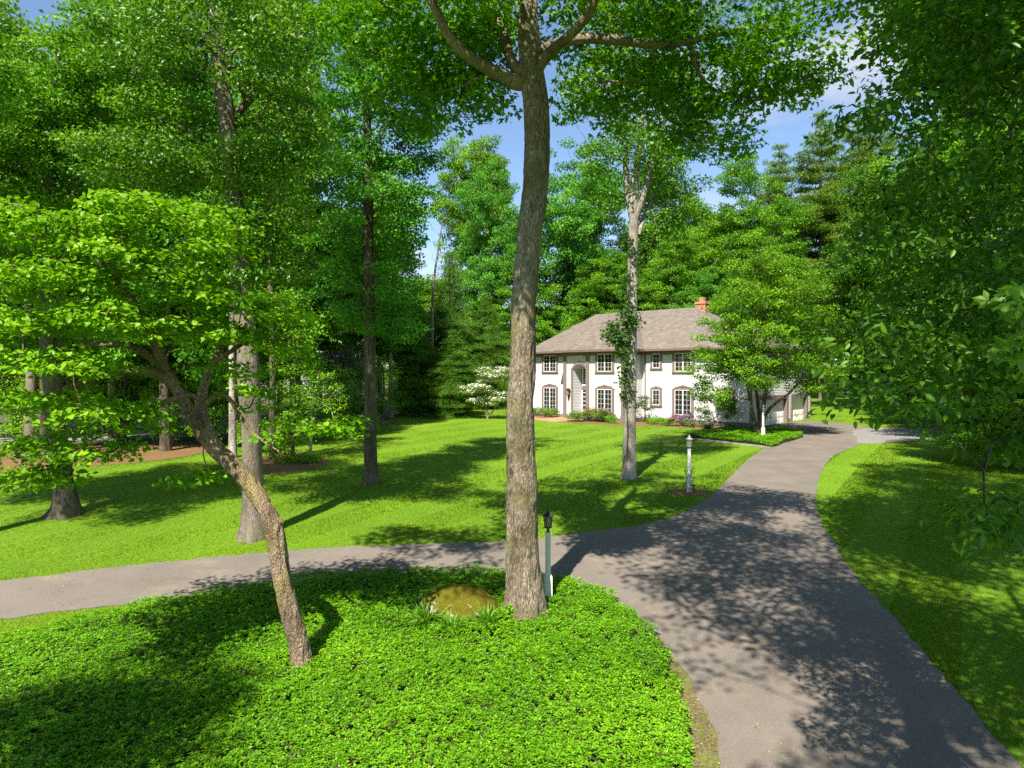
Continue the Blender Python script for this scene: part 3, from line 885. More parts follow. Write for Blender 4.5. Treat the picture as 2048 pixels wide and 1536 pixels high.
# entry step and sill
g = G(); g.box((EN0 - .4, YB - .75, 1.5), (EN1 + .3, YB - .16, 1.92)); g.box((EN0 + .03, YB - .16, 1.5), (EN1 - .03, YB + RD - .03, 2.0)); g.obj('doorstep', M['stone'], house)
yb = YB + RD - .03
g = G(); g.box((EN0 + .03, yb - .05, 4.15), (EN1 - .03, yb, 4.42)); g.obj('entry_band', M['brown'], house)
# front door with sidelight
g = G(); g.box((EN0 + .62, yb - .05, 2.02), (EN1 - .06, yb - .005, 4.12))
for zz in (2.15, 2.85, 3.5): g.box((EN0 + .7, yb - .065, zz), (EN1 - .16, yb - .051, zz + .5))
dr_ = g.obj('front_door', M['door_purple'], house)
g = G(); tube(g, [(EN0 + .7, yb - .12, 3.0), (EN0 + .7, yb - .05, 3.0)], [.03, .02], 10); g.obj('handle', M['silver'], dr_, smooth=True)
g = G(); g.box((EN0 + .05, yb - .07, 2.02), (EN0 + .14, yb, 4.12)); g.box((EN0 + .5, yb - .07, 2.02), (EN0 + .6, yb, 4.12)); g.box((EN0 + .14, yb - .07, 2.02), (EN0 + .5, yb, 2.5))
for zz in (2.85, 3.2, 3.55, 3.9): g.box((EN0 + .14, yb - .05, zz), (EN0 + .5, yb - .012, zz + .04))
sl = g.obj('sidelight', M['white'], house)
g = G(); g.box((EN0 + .14, yb - .02, 2.5), (EN0 + .5, yb - .006, 4.1)); g.obj('pane', M['glass'], sl)


def window(cx, y, w, z0, z1, arch=0., cols=4, rows=4, casing=.2, axis='x', double=True, trim=None, out=-1, casing_top=None):
    """one window: the casing is the part, its frame and pane are sub-parts. Built on a wall facing -y (axis x) or +x (axis y)."""
    trim = trim or M['brown']
    ct = casing if casing_top is None else casing_top

    def mp(g):
        if axis == 'y':
            for k in range(len(g.v)):
                q = g.v[k].copy(); g.v[k] = np.column_stack([-q[:, 1] + 2 * 0, q[:, 0], q[:, 2]])
        return g
    x0, x1 = cx - w / 2, cx + w / 2
    g = G()
    zs = z1 - arch * .98 if arch else z1
    g.box((x0, y - .08, z0), (x0 + casing, y - .005, zs)); g.box((x1 - casing, y - .08, z0), (x1, y - .005, zs))
    g.box((x0 - .04, y - .11, z0 - .1), (x1 + .04, y - .005, z0 - .002))
    if arch:
        lo_ = arc_pts(x0 + casing, x1 - casing, z1 - ct - arch * .3, arch * .85, 12); hi_ = arc_pts(x0 - .03, x1 + .03, z1 - arch, arch, 12)
        hi_ = [(x, max(z, 0)) for x, z in hi_]
        n_ = len(lo_)
        g.add([(x, y - .082, z) for x, z in lo_] + [(x, y - .082, z) for x, z in hi_] + [(x, y - .006, z) for x, z in lo_] + [(x, y - .006, z) for x, z in hi_],
              [(q, q + 1, n_ + q + 1, n_ + q) for q in range(n_ - 1)] + [(2 * n_ + q + 1, q + 1, q, 2 * n_ + q)[::-1] for q in range(n_ - 1)] + [(n_ + q, n_ + q + 1, 3 * n_ + q + 1, 3 * n_ + q) for q in range(n_ - 1)])
        zt = z1 - ct - arch * .3
        g.box((cx - .09, y - .1, z1 - .12), (cx + .09, y - .083, z1 + .03))
        g.box((x0 + casing, y - .06, zt - .02), (x1 - casing, y - .008, zt + arch * .75))
        # trim the casings down so they end under the arch
    else:
        g.box((x0 + casing, y - .08, z1 - ct), (x1 - casing, y - .005, z1)); zt = z1 - ct
    wn = mp(g).obj('window', trim, house)
    fx0, fx1, fz0, fz1 = x0 + casing, x1 - casing, z0, zt - (.02 if arch else 0)
    g = G(); fr = .042
    ya, yb_ = y - .068, y - .012
    g.box((fx0, ya, fz0), (fx1, yb_, fz0 + fr)); g.box((fx0, ya, fz1 - fr), (fx1, yb_, fz1))
    g.box((fx0, ya, fz0 + fr), (fx0 + fr, yb_, fz1 - fr)); g.box((fx1 - fr, ya, fz0 + fr), (fx1, yb_, fz1 - fr))
    if double: g.box((cx - .042, ya - .002, fz0 + fr), (cx + .042, yb_, fz1 - fr))
    for c in range(1, cols):
        xx = fx0 + (fx1 - fx0) * c / cols
        if double and abs(xx - cx) < .05: continue
        g.box((xx - .0075, ya + .014, fz0 + fr), (xx + .006, yb_, fz1 - fr))
    for r_ in range(1, rows):
        zz = fz0 + (fz1 - fz0) * r_ / rows
        g.box((fx0 + fr, ya + .017, zz - .0075), (fx1 - fr, yb_ - .001, zz + .0075))
    mp(g).obj('frame', M['white'], wn)
    g = G(); g.add([(fx0, y - .03, fz0), (fx1, y - .03, fz0), (fx1, y - .03, fz1), (fx0, y - .03, fz1)], [(0, 1, 2, 3)])
    mp(g).obj('pane', M['glass'], wn)
    return wn


Wd = 1.82
for cx, y in ((-5.33, -.022), (-10.89, YB - .022), (-17.63, YL - .022)):
    window(cx, y, Wd, 5.68, 7.2, 0, 4, 4, casing=.22, casing_top=.12)
    window(cx, y, Wd, 2.36, 4.6, .3, 4, 5, casing=.22)
window(-7.68, -.022, 1.03, 5.95, 7.2, 0, 2, 3, casing=.2, double=False, casing_top=.12)
window(-7.68, -.022, 1.03, 3.05, 4.5, .12, 2, 3, casing=.2, double=False)
window(-1.86, -.022, 1.36, 3.0, 4.5, .12, 2, 3, casing=.2, double=False)
window(-1.86, -.022, 1.36, 5.8, 7.2, 0, 2, 3, casing=.2, double=False, casing_top=.12)
window(3.6, -.022, 1.6, 5.3, 6.9, 0, 4, 4, casing=.2, axis='y')
window(8.6, -.022, 1.4, 5.3, 6.9, 0, 4, 4, casing=.2, axis='y')
# window over the front door
g = G(); cxe = (EN0 + EN1) / 2; ye = yb
g.box((EN0 + .1, ye - .07, 4.5), (EN0 + .19, ye, 6.0)); g.box((EN1 - .19, ye - .07, 4.5), (EN1 - .1, ye, 6.0)); g.box((EN0 + .19, ye - .07, 4.5), (EN1 - .19, ye, 4.6))
g.box((EN0 + .19, ye - .07, 5.92), (EN1 - .19, ye, 6.0))
for c in (1, 2, 3): xx = EN0 + .19 + (EN1 - EN0 - .38) * c / 4; g.box((xx - .015, ye - .05, 4.6), (xx + .015, ye - .01, 5.92))
for c in range(1, 6): zz = 4.6 + 1.32 * c / 6; g.box((EN0 + .19, ye - .047, zz - .015), (EN1 - .19, ye - .011, zz + .015))
tw = g.obj('window', M['white'], house)
g = G(); g.box((EN0 + .19, ye - .02, 4.6), (EN1 - .19, ye - .006, 5.92)); g.obj('pane', M['glass'], tw)
# garage doors with their taupe surrounds
for a, b_ in GD:
    g = G()
    nc = 8 if b_ - a > 4 else 4; nr = 4
    g.box((-.3, a + .02, DZ0), (-.2, b_ - .02, DZ1 - .02))
    pw = (b_ - a - .04) / nc; ph = (DZ1 - DZ0 - .02) / nr
    for c in range(nc):
        for r_ in range(nr):
            g.box((-.2, a + .02 + c * pw + .08, DZ0 + r_ * ph + .07), (-.185, a + .02 + (c + 1) * pw - .08, DZ0 + (r_ + 1) * ph - .07))
            g.box((-.2, a + .02 + c * pw + .14, DZ0 + r_ * ph + .13), (-.175, a + .02 + (c + 1) * pw - .14, DZ0 + (r_ + 1) * ph - .13))
    gd = g.obj('garage_door', M['white'], house)
    g = G(); g.box((-.172, (a + b_) / 2 - .12, DZ0 + .55), (-.14, (a + b_) / 2 + .12, DZ0 + .6)); g.obj('handle', M['black'], gd)
    g = G(); g.box((-.34, a - .28, DZ0 - .1), (.09, a + .02, DZ1 + .28)); g.box((-.34, b_ - .02, DZ0 - .1), (.09, b_ + .28, DZ1 + .28)); g.box((-.34, a + .02, DZ1 - .02), (.088, b_ - .02, DZ1 + .28))
    g.obj('garage_surround', M['brown'], house)
# downspout
g = G(); tube(g, catmull([(-8.6, -.62, 7.3), (-8.66, -.45, 7.05), (-8.68, -.12, 6.8), (-8.68, -.09, 6.5), (-8.68, -.09, 2.0), (-8.68, -.3, 1.85)], 4), np.full(21, .05), 8); g.obj('downspout', M['copper'], house, smooth=True)
# wall lantern
g = G(); lx, ly, lz = -14.47, YB - .03, 4.0
g.box((lx - .06, ly - .03, lz - .35), (lx + .06, ly, lz + .05)); g.box((lx - .02, ly - .18, lz + .15), (lx + .02, ly, lz + .19)); g.box((lx - .11, ly - .28, lz - .28), (lx + .11, ly - .06, lz - .24))
g.poly_prism([(lx - .14, lz + .1), (lx + .14, lz + .1), (lx + .04, lz + .3), (lx - .04, lz + .3)], 'y', ly - .3, ly - .04)
for dx in (-.1, .09):
    for dy in (-.27, -.08): g.box((lx + dx, ly + dy, lz - .24), (lx + dx + .015, ly + dy + .015, lz + .1))
g.poly_prism([(lx - .03, lz - .6), (lx + .03, lz - .6), (lx + .08, lz - .28), (lx - .08, lz - .28)], 'y', ly - .2, ly - .12)
wl = g.obj('wall_lantern', M['black'], house)
g = G(); g.box((lx - .08, ly - .25, lz - .23), (lx + .08, ly - .09, lz + .09)); g.obj('glass', M['amber'], wl)

# ------------------------------------------------------------------ a neighbouring house far off through the trees
nb = thing('neighboring_house', 'pale grey gabled house half hidden beyond the weeping tree', 'house', (-25.5, 92, 0), math.radians(18))
gzn = 2.4
g = G(); siding_run(g, 'x', 0, -3.2, 3.2, gzn, gzn + 3.6, -1, .2); g.add([(-3.2, -.01, gzn + 3.6), (3.2, -.01, gzn + 3.6), (0, -.01, gzn + 5.9)], [(0, 1, 2)])
g.box((-3.2, 0, gzn - 1), (3.2, 9, gzn + 3.6)); g.box((-12, 3, gzn - 1), (-3.2, 9.5, gzn + 3.3)); g.obj('wall', plain('pale_siding', (.5, .5, .5), .6, .3, .05), nb)
g = G(); g.poly_prism([(-3.8, gzn + 3.3), (-3.8, gzn + 3.45), (0, gzn + 6.2), (3.8, gzn + 3.45), (3.8, gzn + 3.3), (0, gzn + 6.0)], 'y', -.4, 9.3)
g.poly_prism([(2.6, gzn + 3.2), (6.3, gzn + 5.8), (9.9, gzn + 3.2)], 'x', -12.3, -3.21); g.obj('roof', plain('grey_roof', (.14, .14, .15), .9, .2, .15), nb)
for x in (-1.4, .6):
    g = G(); g.box((x, -.06, gzn + 1.3), (x + .9, -.02, gzn + 2.8)); wn_ = g.obj('window', M['white'], nb)
    g = G(); g.box((x + .08, -.075, gzn + 1.38), (x + .82, -.061, gzn + 2.72)); g.obj('pane', M['glass'], wn_)

# ------------------------------------------------------------------ lamp posts
def lamp(u, v, label, lantern_mat, post_mat, cross, square=True, hgt=2.1):
    p = gp(u, v)
    root = thing('lamp_post', label, 'lamp post', tuple(p), .15, 'lamp posts along the driveway')
    g = G()
    zt = hgt - .52
    g.box((-.085, -.085, -.1), (.085, .085, .62)); g.box((-.075, -.075, .62), (.075, .075, .65))
    # chamfered shaft
    a, c = .055, .035
    oc = [(a, c), (c, a), (-c, a), (-a, c), (-a, -c), (-c, -a), (c, -a), (a, -c)]
    g.poly_prism(oc[::-1], 'z', .65, zt); g.box((-.06, -.06, zt), (.06, .06, zt + .03))
    g.obj('post', post_mat, root)
    g = G()
    tube(g, [(0, 0, zt + .03), (0, 0, zt + .1), (0, 0, zt + .13)], [.035, .03, .05], 12)
    zl = zt + .13; h = .25; w0, w1 = .075, .1
    g.poly_prism([(math.cos(a_) * .1, math.sin(a_) * .1) for a_ in np.arange(6) * math.pi / 3], 'z', zl, zl + .02)
    for a_ in np.arange(6) * math.pi / 3:
        c_, s_ = math.cos(a_), math.sin(a_); c2, s2 = math.cos(a_ + math.pi / 3), math.sin(a_ + math.pi / 3)
        tube(g, [(c_ * w0, s_ * w0, zl + .02), (c_ * w1, s_ * w1, zl + h)], [.008, .008], 5)
        if cross:
            tube(g, [(c_ * w0, s_ * w0, zl + .02), (c2 * w1, s2 * w1, zl + h)], [.005, .005], 4)
            tube(g, [(c2 * w0, s2 * w0, zl + .02), (c_ * w1, s_ * w1, zl + h)], [.005, .005], 4)
    tube(g, [(0, 0, zl + h), (0, 0, zl + h + .02), (0, 0, zl + h + .05), (0, 0, zl + h + .075), (0, 0, zl + h + .085), (0, 0, zl + h + .13), (0, 0, zl + h + .14), (0, 0, zl + h + .17)],
         [.115, .135, .09, .04, .055, .05, .02, .012], 14)
    ln = g.obj('lantern', lantern_mat, root, smooth=False)
    g = G(); tube(g, [(0, 0, zl + .025), (0, 0, zl + h - .005)], [w0 * .85, w1 * .85], 6); g.obj('glass', M['lglass'], ln)
    g = G(); tube(g, [(0, 0, zl + .02), (0, 0, zl + .12), (0, 0, zl + .13)], [.014, .014, .004], 8); g.obj('candle_bulb', M['white'], ln)
    return root, p


lamp(1096, 1207, 'pale green lamp post with black lantern beside the thick curved trunk', M['black'], M['post'], True)
lp2, p2 = lamp(1378, 985, 'white lamp post on the lawn with vine around its lower half', M['silver'], M['white'], False)
lamp(1526, 876, 'white lamp post in the planting island under the spreading tree', M['silver'], M['white'], False)
rng = np.random.default_rng(5)
vc = np.array([(math.cos(a) * .12, math.sin(a) * .12, h) for a, h in zip(rng.random(20) * 6.3, rng.random(20) ** 1.4 * 1.0)])
g = G()
for q in range(5):
    a0 = q * 1.3
    tube(g, [(math.cos(a0 + t * 4) * .1, math.sin(a0 + t * 4) * .1, t * (.7 + .1 * q)) for t in np.linspace(0, 1, 14)], np.full(14, .006), 4)
vine = thing('climbing_vine', 'dark small-leaved vine twining up the white lamp post', 'vine', tuple(p2 + np.array([0, 0, .02])))
g.obj('stem', M['bark_dark'], vine)
g = G(); leaves(g, vc, .11, 20, .05, rng, shape='oval', flat=1.2, up=.3, out=.8); g.obj('foliage', M['shrub'], vine, tone=True)

# ------------------------------------------------------------------ hero trees
def B(u, v, y, ru, rv, rd, n_):     # a leafy mass: pixel centre and pixel radii at depth y, depth radius in metres
    return (at(u, v, y), (ru / F * y, rd, rv / F * y), n_)


def path_px(pts, y, dys=None):
    return [at(u, v, y + (0 if dys is None else dys[k])) for k, (u, v) in enumerate(pts)]


rng = np.random.default_rng(11)
# big maple in front
yA = 14.2
bA = gp(1046, 1240); yA = bA[1]
P = [bA + np.array([0, 0, -.25])] + path_px([(1047, 1200), (1045, 1100), (1044, 1000), (1042, 900), (1042, 800), (1045, 700), (1048, 600), (1056, 500), (1068, 400), (1075, 300), (1070, 200), (1060, 120), (1056, 40), (1052, -80), (1060, -250), (1050, -420)], yA)
R = [x / F * yA / 2 * .93 for x in (78, 76, 70, 64, 60, 57, 54, 52, 51, 50, 50, 49, 47, 44, 38, 26, 14)]
limbs = [(path_px([(1060, 160), (1035, 165), (1000, 150), (940, 115), (900, 75), (872, 20), (830, -60), (780, -120)], yA, [0, 0, -.1, -.3, -.5, -.8, -1.0, -1.3]), [.17, .16, .13, .11, .10, .09, .06, .03]),
         (path_px([(1045, 150), (1022, 120), (1005, 60), (985, -10), (975, -120), (960, -260)], yA, [0, .1, .3, .6, .9, 1.2]), [.13, .11, .09, .08, .06, .03]),
         (path_px([(1072, 140), (1100, 105), (1140, 70), (1178, 25), (1200, -40), (1240, -160)], yA, [0, -.2, -.4, -.6, -.8, -1.0]), [.13, .11, .10, .09, .07, .03]),
         (path_px([(1072, 110), (1100, 92), (1160, 78), (1230, 80), (1310, 90), (1380, 82), (1440, 68), (1500, 55), (1570, 70)], yA, [0, .2, .4, .5, .5, .6, .8, 1.0, 1.2]), [.14, .12, .10, .095, .085, .075, .06, .04, .02]),
         (path_px([(1380, 84), (1400, 150), (1440, 185), (1500, 195), (1560, 190)], yA, [.6, .9, 1.1, 1.3, 1.5]), [.05, .04, .035, .025, .015]),
         (path_px([(1005, 152), (960, 158), (915, 175), (860, 190)], yA, [-.1, .3, .7, 1.0]), [.06, .05, .04, .02]),
         ]
T = blob_centers(rng, [B(870, 110, yA + 1, 150, 90, 2., 22), B(750, 50, yA + .5, 110, 80, 2., 16), B(950, 205, yA + 1, 70, 45, 1.2, 7), B(960, 40, yA + 1, 80, 60, 2, 10), B(800, 200, yA + 1.5, 90, 50, 1.5, 8),
                       B(1170, 40, yA + 1.2, 80, 50, 1.6, 9), B(1190, 190, yA + 1.5, 70, 50, 1.4, 8), B(1300, 110, yA + 1.5, 130, 80, 1.8, 18), B(1430, 120, yA + 1.5, 130, 80, 1.8, 20), B(1550, 70, yA + 1.5, 110, 80, 2., 18),
                       B(1280, 200, yA + 1.8, 80, 50, 1.4, 8), B(1410, 225, yA + 1.6, 90, 50, 1.4, 9), B(1540, 175, yA + 1.6, 80, 40, 1.3, 8), B(1615, 160, yA + 1.4, 40, 25, 1, 4), B(1380, 290, yA + 1.8, 40, 30, .9, 3), B(1450, 300, yA + 1.8, 40, 25, .8, 3), B(1330, 20, yA + .8, 120, 40, 1.6, 10),
                       B(980, -120, 11.9, 110, 90, .8, 16), B(950, -330, 11.5, 200, 160, 1.0, 42), B(950, 125, yA + .7, 60, 45, .7, 6), B(900, 150, yA + 1, 70, 45, .9, 7), B(1010, 50, yA + .5, 50, 50, .8, 6), B(955, -165, 11, 140, 110, .9, 26), B(250, -480, 7.8, 300, 110, 1.5, 20), B(330, -240, 11, 300, 100, 1.5, 30), B(1260, -420, 9, 160, 90, 1.2, 8),
                       B(1050, -200, yA + 1, 380, 160, 3, 52), B(760, -140, yA + .5, 200, 120, 3, 20), B(1380, -120, yA - .8, 240, 130, 2, 26), B(1050, -480, yA + 1, 300, 150, 3, 22), B(1260, -270, 11, 380, 130, 1.6, 46)], .32)
make_tree('maple_tree', 'tall maple with thick curved trunk standing between mossy boulder and lamp post', 'tree', bA, P, R, T, M['maple'], M['bark'], rng,
          cl_r=.66, per=90, size=.115, shape='maple', flat=.45, start=.55, flare=.65, hi=True, limbs=limbs, rtip=.008, up=.9, rnd=.5, lift=.3)

# tree with ivy in front of the house
rng = np.random.default_rng(12)
bB = gp(1259, 957); yB = bB[1]
P = [bB - np.array([0, 0, .2])] + path_px([(1259, 930), (1259, 860), (1261, 760), (1263, 660), (1265, 560), (1266, 480), (1268, 420), (1270, 360), (1280, 280), (1288, 180), (1290, 80), (1290, -40)], yB)
R = [x / F * yB / 2 for x in (30, 28, 26, 24, 22, 20, 19, 19, 14, 11, 9, 7, 3)]
limbs = [(path_px([(1266, 440), (1255, 380), (1250, 300), (1243, 220), (1230, 120), (1215, 20)], yB, [0, 0, .2, .4, .7, 1]), [.16, .14, .12, .10, .07, .03]),
         (path_px([(1270, 440), (1288, 390), (1305, 320), (1325, 250), (1350, 170), (1370, 80)], yB, [0, -.2, -.4, -.6, -.8, -1]), [.15, .13, .11, .09, .07, .03]),
         (path_px([(1276, 470), (1290, 430), (1320, 370), (1360, 320), (1400, 270)], yB, [0, .3, .6, .9, 1.2]), [.1, .09, .07, .05, .02])]
T = blob_centers(rng, [B(1270, 130, yB, 110, 70, 2, 30), B(1180, 190, yB, 55, 55, 1.6, 14), B(1345, 190, yB, 80, 70, 2, 22), B(1250, 250, yB, 60, 45, 1.5, 9), B(1330, 275, yB, 50, 40, 1.5, 9), B(1390, 285, yB, 40, 45, 1.2, 9),
                       B(1205, 310, yB, 45, 45, 1.2, 10), B(1320, 350, yB, 55, 40, 1.3, 11), B(1225, 400, yB, 30, 35, .9, 6), B(1300, 290, yB - .5, 60, 45, 1.2, 10), B(1375, 400, yB + .6, 45, 50, 1.2, 10), B(1330, 450, yB + .5, 45, 35, 1, 7), B(1290, 0, yB, 170, 90, 3, 40), B(1290, -120, yB, 130, 80, 2.6, 24)], .45)
tB = make_tree('ivy_clad_tree', 'slim grey tree on the lawn in front of the house with forking top', 'tree', bB, P, R, T, M['maple_b'], barkmat('silver_bark', (.26, .24, .215), (.58, .55, .51), None, sxy=20, sz=3.5), rng,
               cl_r=.72, per=160, size=.12, flat=.42, rnd=.75, start=.5, flare=.35, limbs=limbs, rtip=.009)
ivy_c = []
for v_, sd_, n_ in ((800, -12, 4), (770, -10, 4), (740, -10, 4), (700, -12, 6), (680, -26, 8), (660, -34, 8), (650, -10, 8), (640, 6, 4), (620, -4, 5), (590, -6, 4), (560, -6, 4), (520, 6, 4), (480, -6, 4), (670, -46, 5), (690, -20, 6)):
    for _ in range(n_): ivy_c.append(at(1263 + sd_ + rng.normal() * 6, v_ + rng.normal() * 9, yB - .25 + rng.normal() * .15))
ivy = thing('ivy_vine', 'ivy climbing the slim grey trunk in front of the house', 'vine', tuple(bB + np.array([-.2, -.3, 0])))
ivy_c = np.array(ivy_c) - np.array(ivy.location)
g = G(); tube(g, catmull([np.array(at(u, v, yB - .3)) - np.array(ivy.location) for u, v in ((1254, 920), (1255, 850), (1252, 760), (1258, 680), (1257, 600), (1262, 500))], 5), np.linspace(.03, .012, 26), 5)
skeleton(g, catmull([np.array(at(u, v, yB - .3)) - np.array(ivy.location) for u, v in ((1254, 920), (1252, 760), (1258, 680), (1257, 600), (1262, 480))], 5), np.linspace(.03, .012, 21), ivy_c, rng, start=.2, rtip=.006)
g.obj('stem', M['bark_dark'], ivy)
g = G(); leaves(g, ivy_c, .28, 34, .11, rng, shape='oval', wid=.8, flat=.8, up=.5, out=.6); g.obj('foliage', M['shrub'], ivy, tone=True)

# narrow tree in the middle of the lawn
rng = np.random.default_rng(13)
bC = gp(742, 968); yC = bC[1]
P = [bC - np.array([0, 0, .2])] + path_px([(742, 940), (741, 880), (740, 780), (739, 680), (738, 580), (737, 480), (736, 380), (735, 280), (735, 160), (738, 20), (740, -150)], yC)
R = [x / F * yC / 2 for x in (31, 28, 26, 25, 24, 23, 21, 19, 16, 13, 9, 3)]
T = blob_centers(rng, [B(700, 640, yC, 40, 40, 1.2, 6), B(790, 640, yC - .4, 48, 50, 1.2, 10), B(780, 570, yC, 60, 45, 1.5, 11), B(680, 560, yC, 45, 45, 1.3, 8), B(690, 470, yC, 60, 50, 1.6, 12), B(800, 480, yC, 50, 50, 1.6, 12),
                       B(760, 400, yC, 90, 50, 1.8, 18), B(700, 320, yC, 70, 50, 1.8, 16), B(800, 300, yC, 70, 55, 1.8, 16), B(740, 220, yC, 100, 55, 2, 22), B(690, 130, yC, 80, 55, 2, 18), B(810, 150, yC, 80, 55, 2, 18),
                       B(850, 290, yC + .5, 45, 45, 1.2, 8), B(850, 200, yC, 50, 50, 1.4, 9), B(830, 400, yC, 40, 40, 1.2, 6), B(750, 40, yC, 130, 70, 2.4, 30), B(750, -120, yC, 130, 90, 2.4, 30)], .45)
make_tree('maple_tree', 'straight dark-trunked tree alone in the middle of the lawn with blue-green leaves', 'tree', bC, P, R, T, M['blue'], M['bark_dark'], rng,
          cl_r=.7, per=180, size=.12, flat=.36, rnd=.8, start=.28, flare=.4, shape='kite', wid=.75)

# big oak behind the leaning tree
rng = np.random.default_rng(14)
bD = gp(505, 1076); yD = bD[1]
P = [bD - np.array([0, 0, .2])] + path_px([(505, 1050), (505, 980), (504, 900), (500, 800), (494, 700), (482, 560), (472, 430), (460, 300), (442, 150), (432, 40), (425, -100), (420, -260)], yD)
R = [x / F * yD / 2 for x in (50, 44, 42, 41, 40, 39, 37, 35, 34, 32, 27, 20, 8)]
limbs = [(path_px([(436, 110), (415, 80), (385, 30), (350, -40), (300, -120)], yD, [0, -.2, -.4, -.6, -.8]), [.18, .15, .12, .09, .04]),
         (path_px([(455, 250), (500, 200), (560, 150), (620, 90)], yD, [0, .3, .6, 1]), [.12, .1, .07, .03])]
T = blob_centers(rng, [B(330, 200, yD, 110, 70, 2.4, 22), B(540, 190, yD, 100, 70, 2.0, 14), B(430, 60, yD, 150, 70, 2.6, 28), B(270, 90, yD, 110, 70, 2.4, 20), B(570, 60, yD, 100, 70, 2.0, 12), B(490, 340, yD, 90, 60, 2, 18),
                       B(380, 330, yD, 80, 60, 2, 14), B(600, 300, yD, 70, 60, 1.6, 9), B(260, 310, yD, 90, 70, 2, 16), B(480, 460, yD, 70, 50, 1.6, 12), B(560, 430, yD, 50, 60, 1.4, 8), B(430, -120, yD, 240, 120, 3, 40), B(450, 20, yD - 3.5, 220, 110, 1.6, 26), B(540, 540, yD, 50, 50, 1.4, 8), B(430, 560, yD, 60, 40, 1.4, 8)], .42)
make_tree('oak_tree', 'tall oak with pale straight trunk rising behind the crook of the leaning tree', 'tree', bD, P, R, T, M['oak'], M['bark_grey'], rng,
          cl_r=.75, per=220, size=.125, flat=.36, start=.35, flare=.5, limbs=limbs, wid=.6, rnd=.75)

# tree at the left with flared foot
rng = np.random.default_rng(15)
bE = gp(131, 1031); yE = bE[1]
P = [bE - np.array([0, 0, .2])] + path_px([(131, 1010), (127, 970), (120, 900), (108, 800), (97, 700), (92, 560), (96, 420), (104, 300), (112, 180), (118, 80)], yE)
R = [x / F * yE / 2 for x in (46, 38, 34, 32, 30, 29, 27, 23, 18, 12, 5)]
T = blob_centers(rng, [B(60, 430, yE, 90, 60, 2, 16), B(190, 360, yE, 90, 70, 2, 18), B(60, 310, yE, 80, 70, 2, 16), B(200, 240, yE, 100, 70, 2.2, 20), B(110, 200, yE, 80, 60, 2.2, 16), B(10, 200, yE, 60, 80, 2, 12), B(-80, 300, yE, 90, 120, 2.4, 20),
                       B(150, 120, yE, 70, 50, 1.8, 10), B(260, 170, yE, 70, 60, 2, 12), B(20, 540, yE, 80, 60, 2, 12), B(150, 500, yE, 70, 50, 2, 10), B(180, 640, yE, 70, 50, 1.6, 8), B(40, 660, yE, 70, 60, 1.6, 9)], .45)
make_tree('maple_tree', 'tree with wide flared foot at the lawn edge beside the orange mulch', 'tree', bE, P, R, T, M['maple_b'], M['bark_dark'], rng,
          cl_r=.8, per=240, size=.125, flat=.36, rnd=.8, start=.28, flare=.8, wid=.7)

# leaning redbud
rng = np.random.default_rng(16)
bH = gp(606, 1346); yH = bH[1]
P = [bH - np.array([0, 0, .15])] + path_px([(604, 1335), (598, 1290), (580, 1225), (566, 1160), (556, 1100), (545, 1050), (526, 1010), (500, 970), (465, 930), (425, 890), (393, 850), (374, 815), (355, 780), (325, 735), (290, 705), (250, 690), (200, 690), (140, 680)], yH,
                                            [0, 0, 0, 0, 0, 0, .05, .1, .15, .2, .2, .2, .1, 0, -.1, -.3, -.5, -.8])
R = [x / F * yH / 2 * .86 for x in (52, 50, 46, 42, 41, 40, 40, 37, 36, 35, 33, 29, 25, 24, 21, 17, 13, 9, 4)]
limbs = [(path_px([(425, 885), (412, 850), (402, 815), (408, 775), (425, 730), (450, 680), (480, 640)], yH, [.2, .3, .5, .7, .9, 1.2, 1.5]), [.12, .11, .10, .085, .065, .045, .02]),
         (path_px([(350, 770), (315, 748), (270, 742), (220, 748), (170, 762), (110, 785), (50, 810)], yH, [.1, -.1, -.3, -.5, -.8, -1.1, -1.4]), [.10, .09, .075, .065, .055, .04, .02]),
         (path_px([(330, 740), (310, 690), (290, 640), (250, 580), (200, 530), (150, 480)], yH, [0, -.2, -.4, -.7, -1, -1.3]), [.08, .07, .055, .045, .035, .02]),
         (path_px([(405, 800), (370, 790), (300, 820), (230, 860), (170, 885)], yH, [.5, .1, -.5, -1.0, -1.4]), [.05, .045, .04, .03, .015]),
         (path_px([(405, 812), (450, 790), (500, 860), (560, 905)], yH, [.5, .3, 0, -.3]), [.045, .04, .028, .012]),
         (path_px([(430, 725), (480, 690), (540, 650), (590, 630)], yH, [.9, .7, .5, .4]), [.05, .04, .03, .012]),
         (path_px([(545, 1060), (556, 1045), (566, 1035)], yH), [.10, .095, .09])]
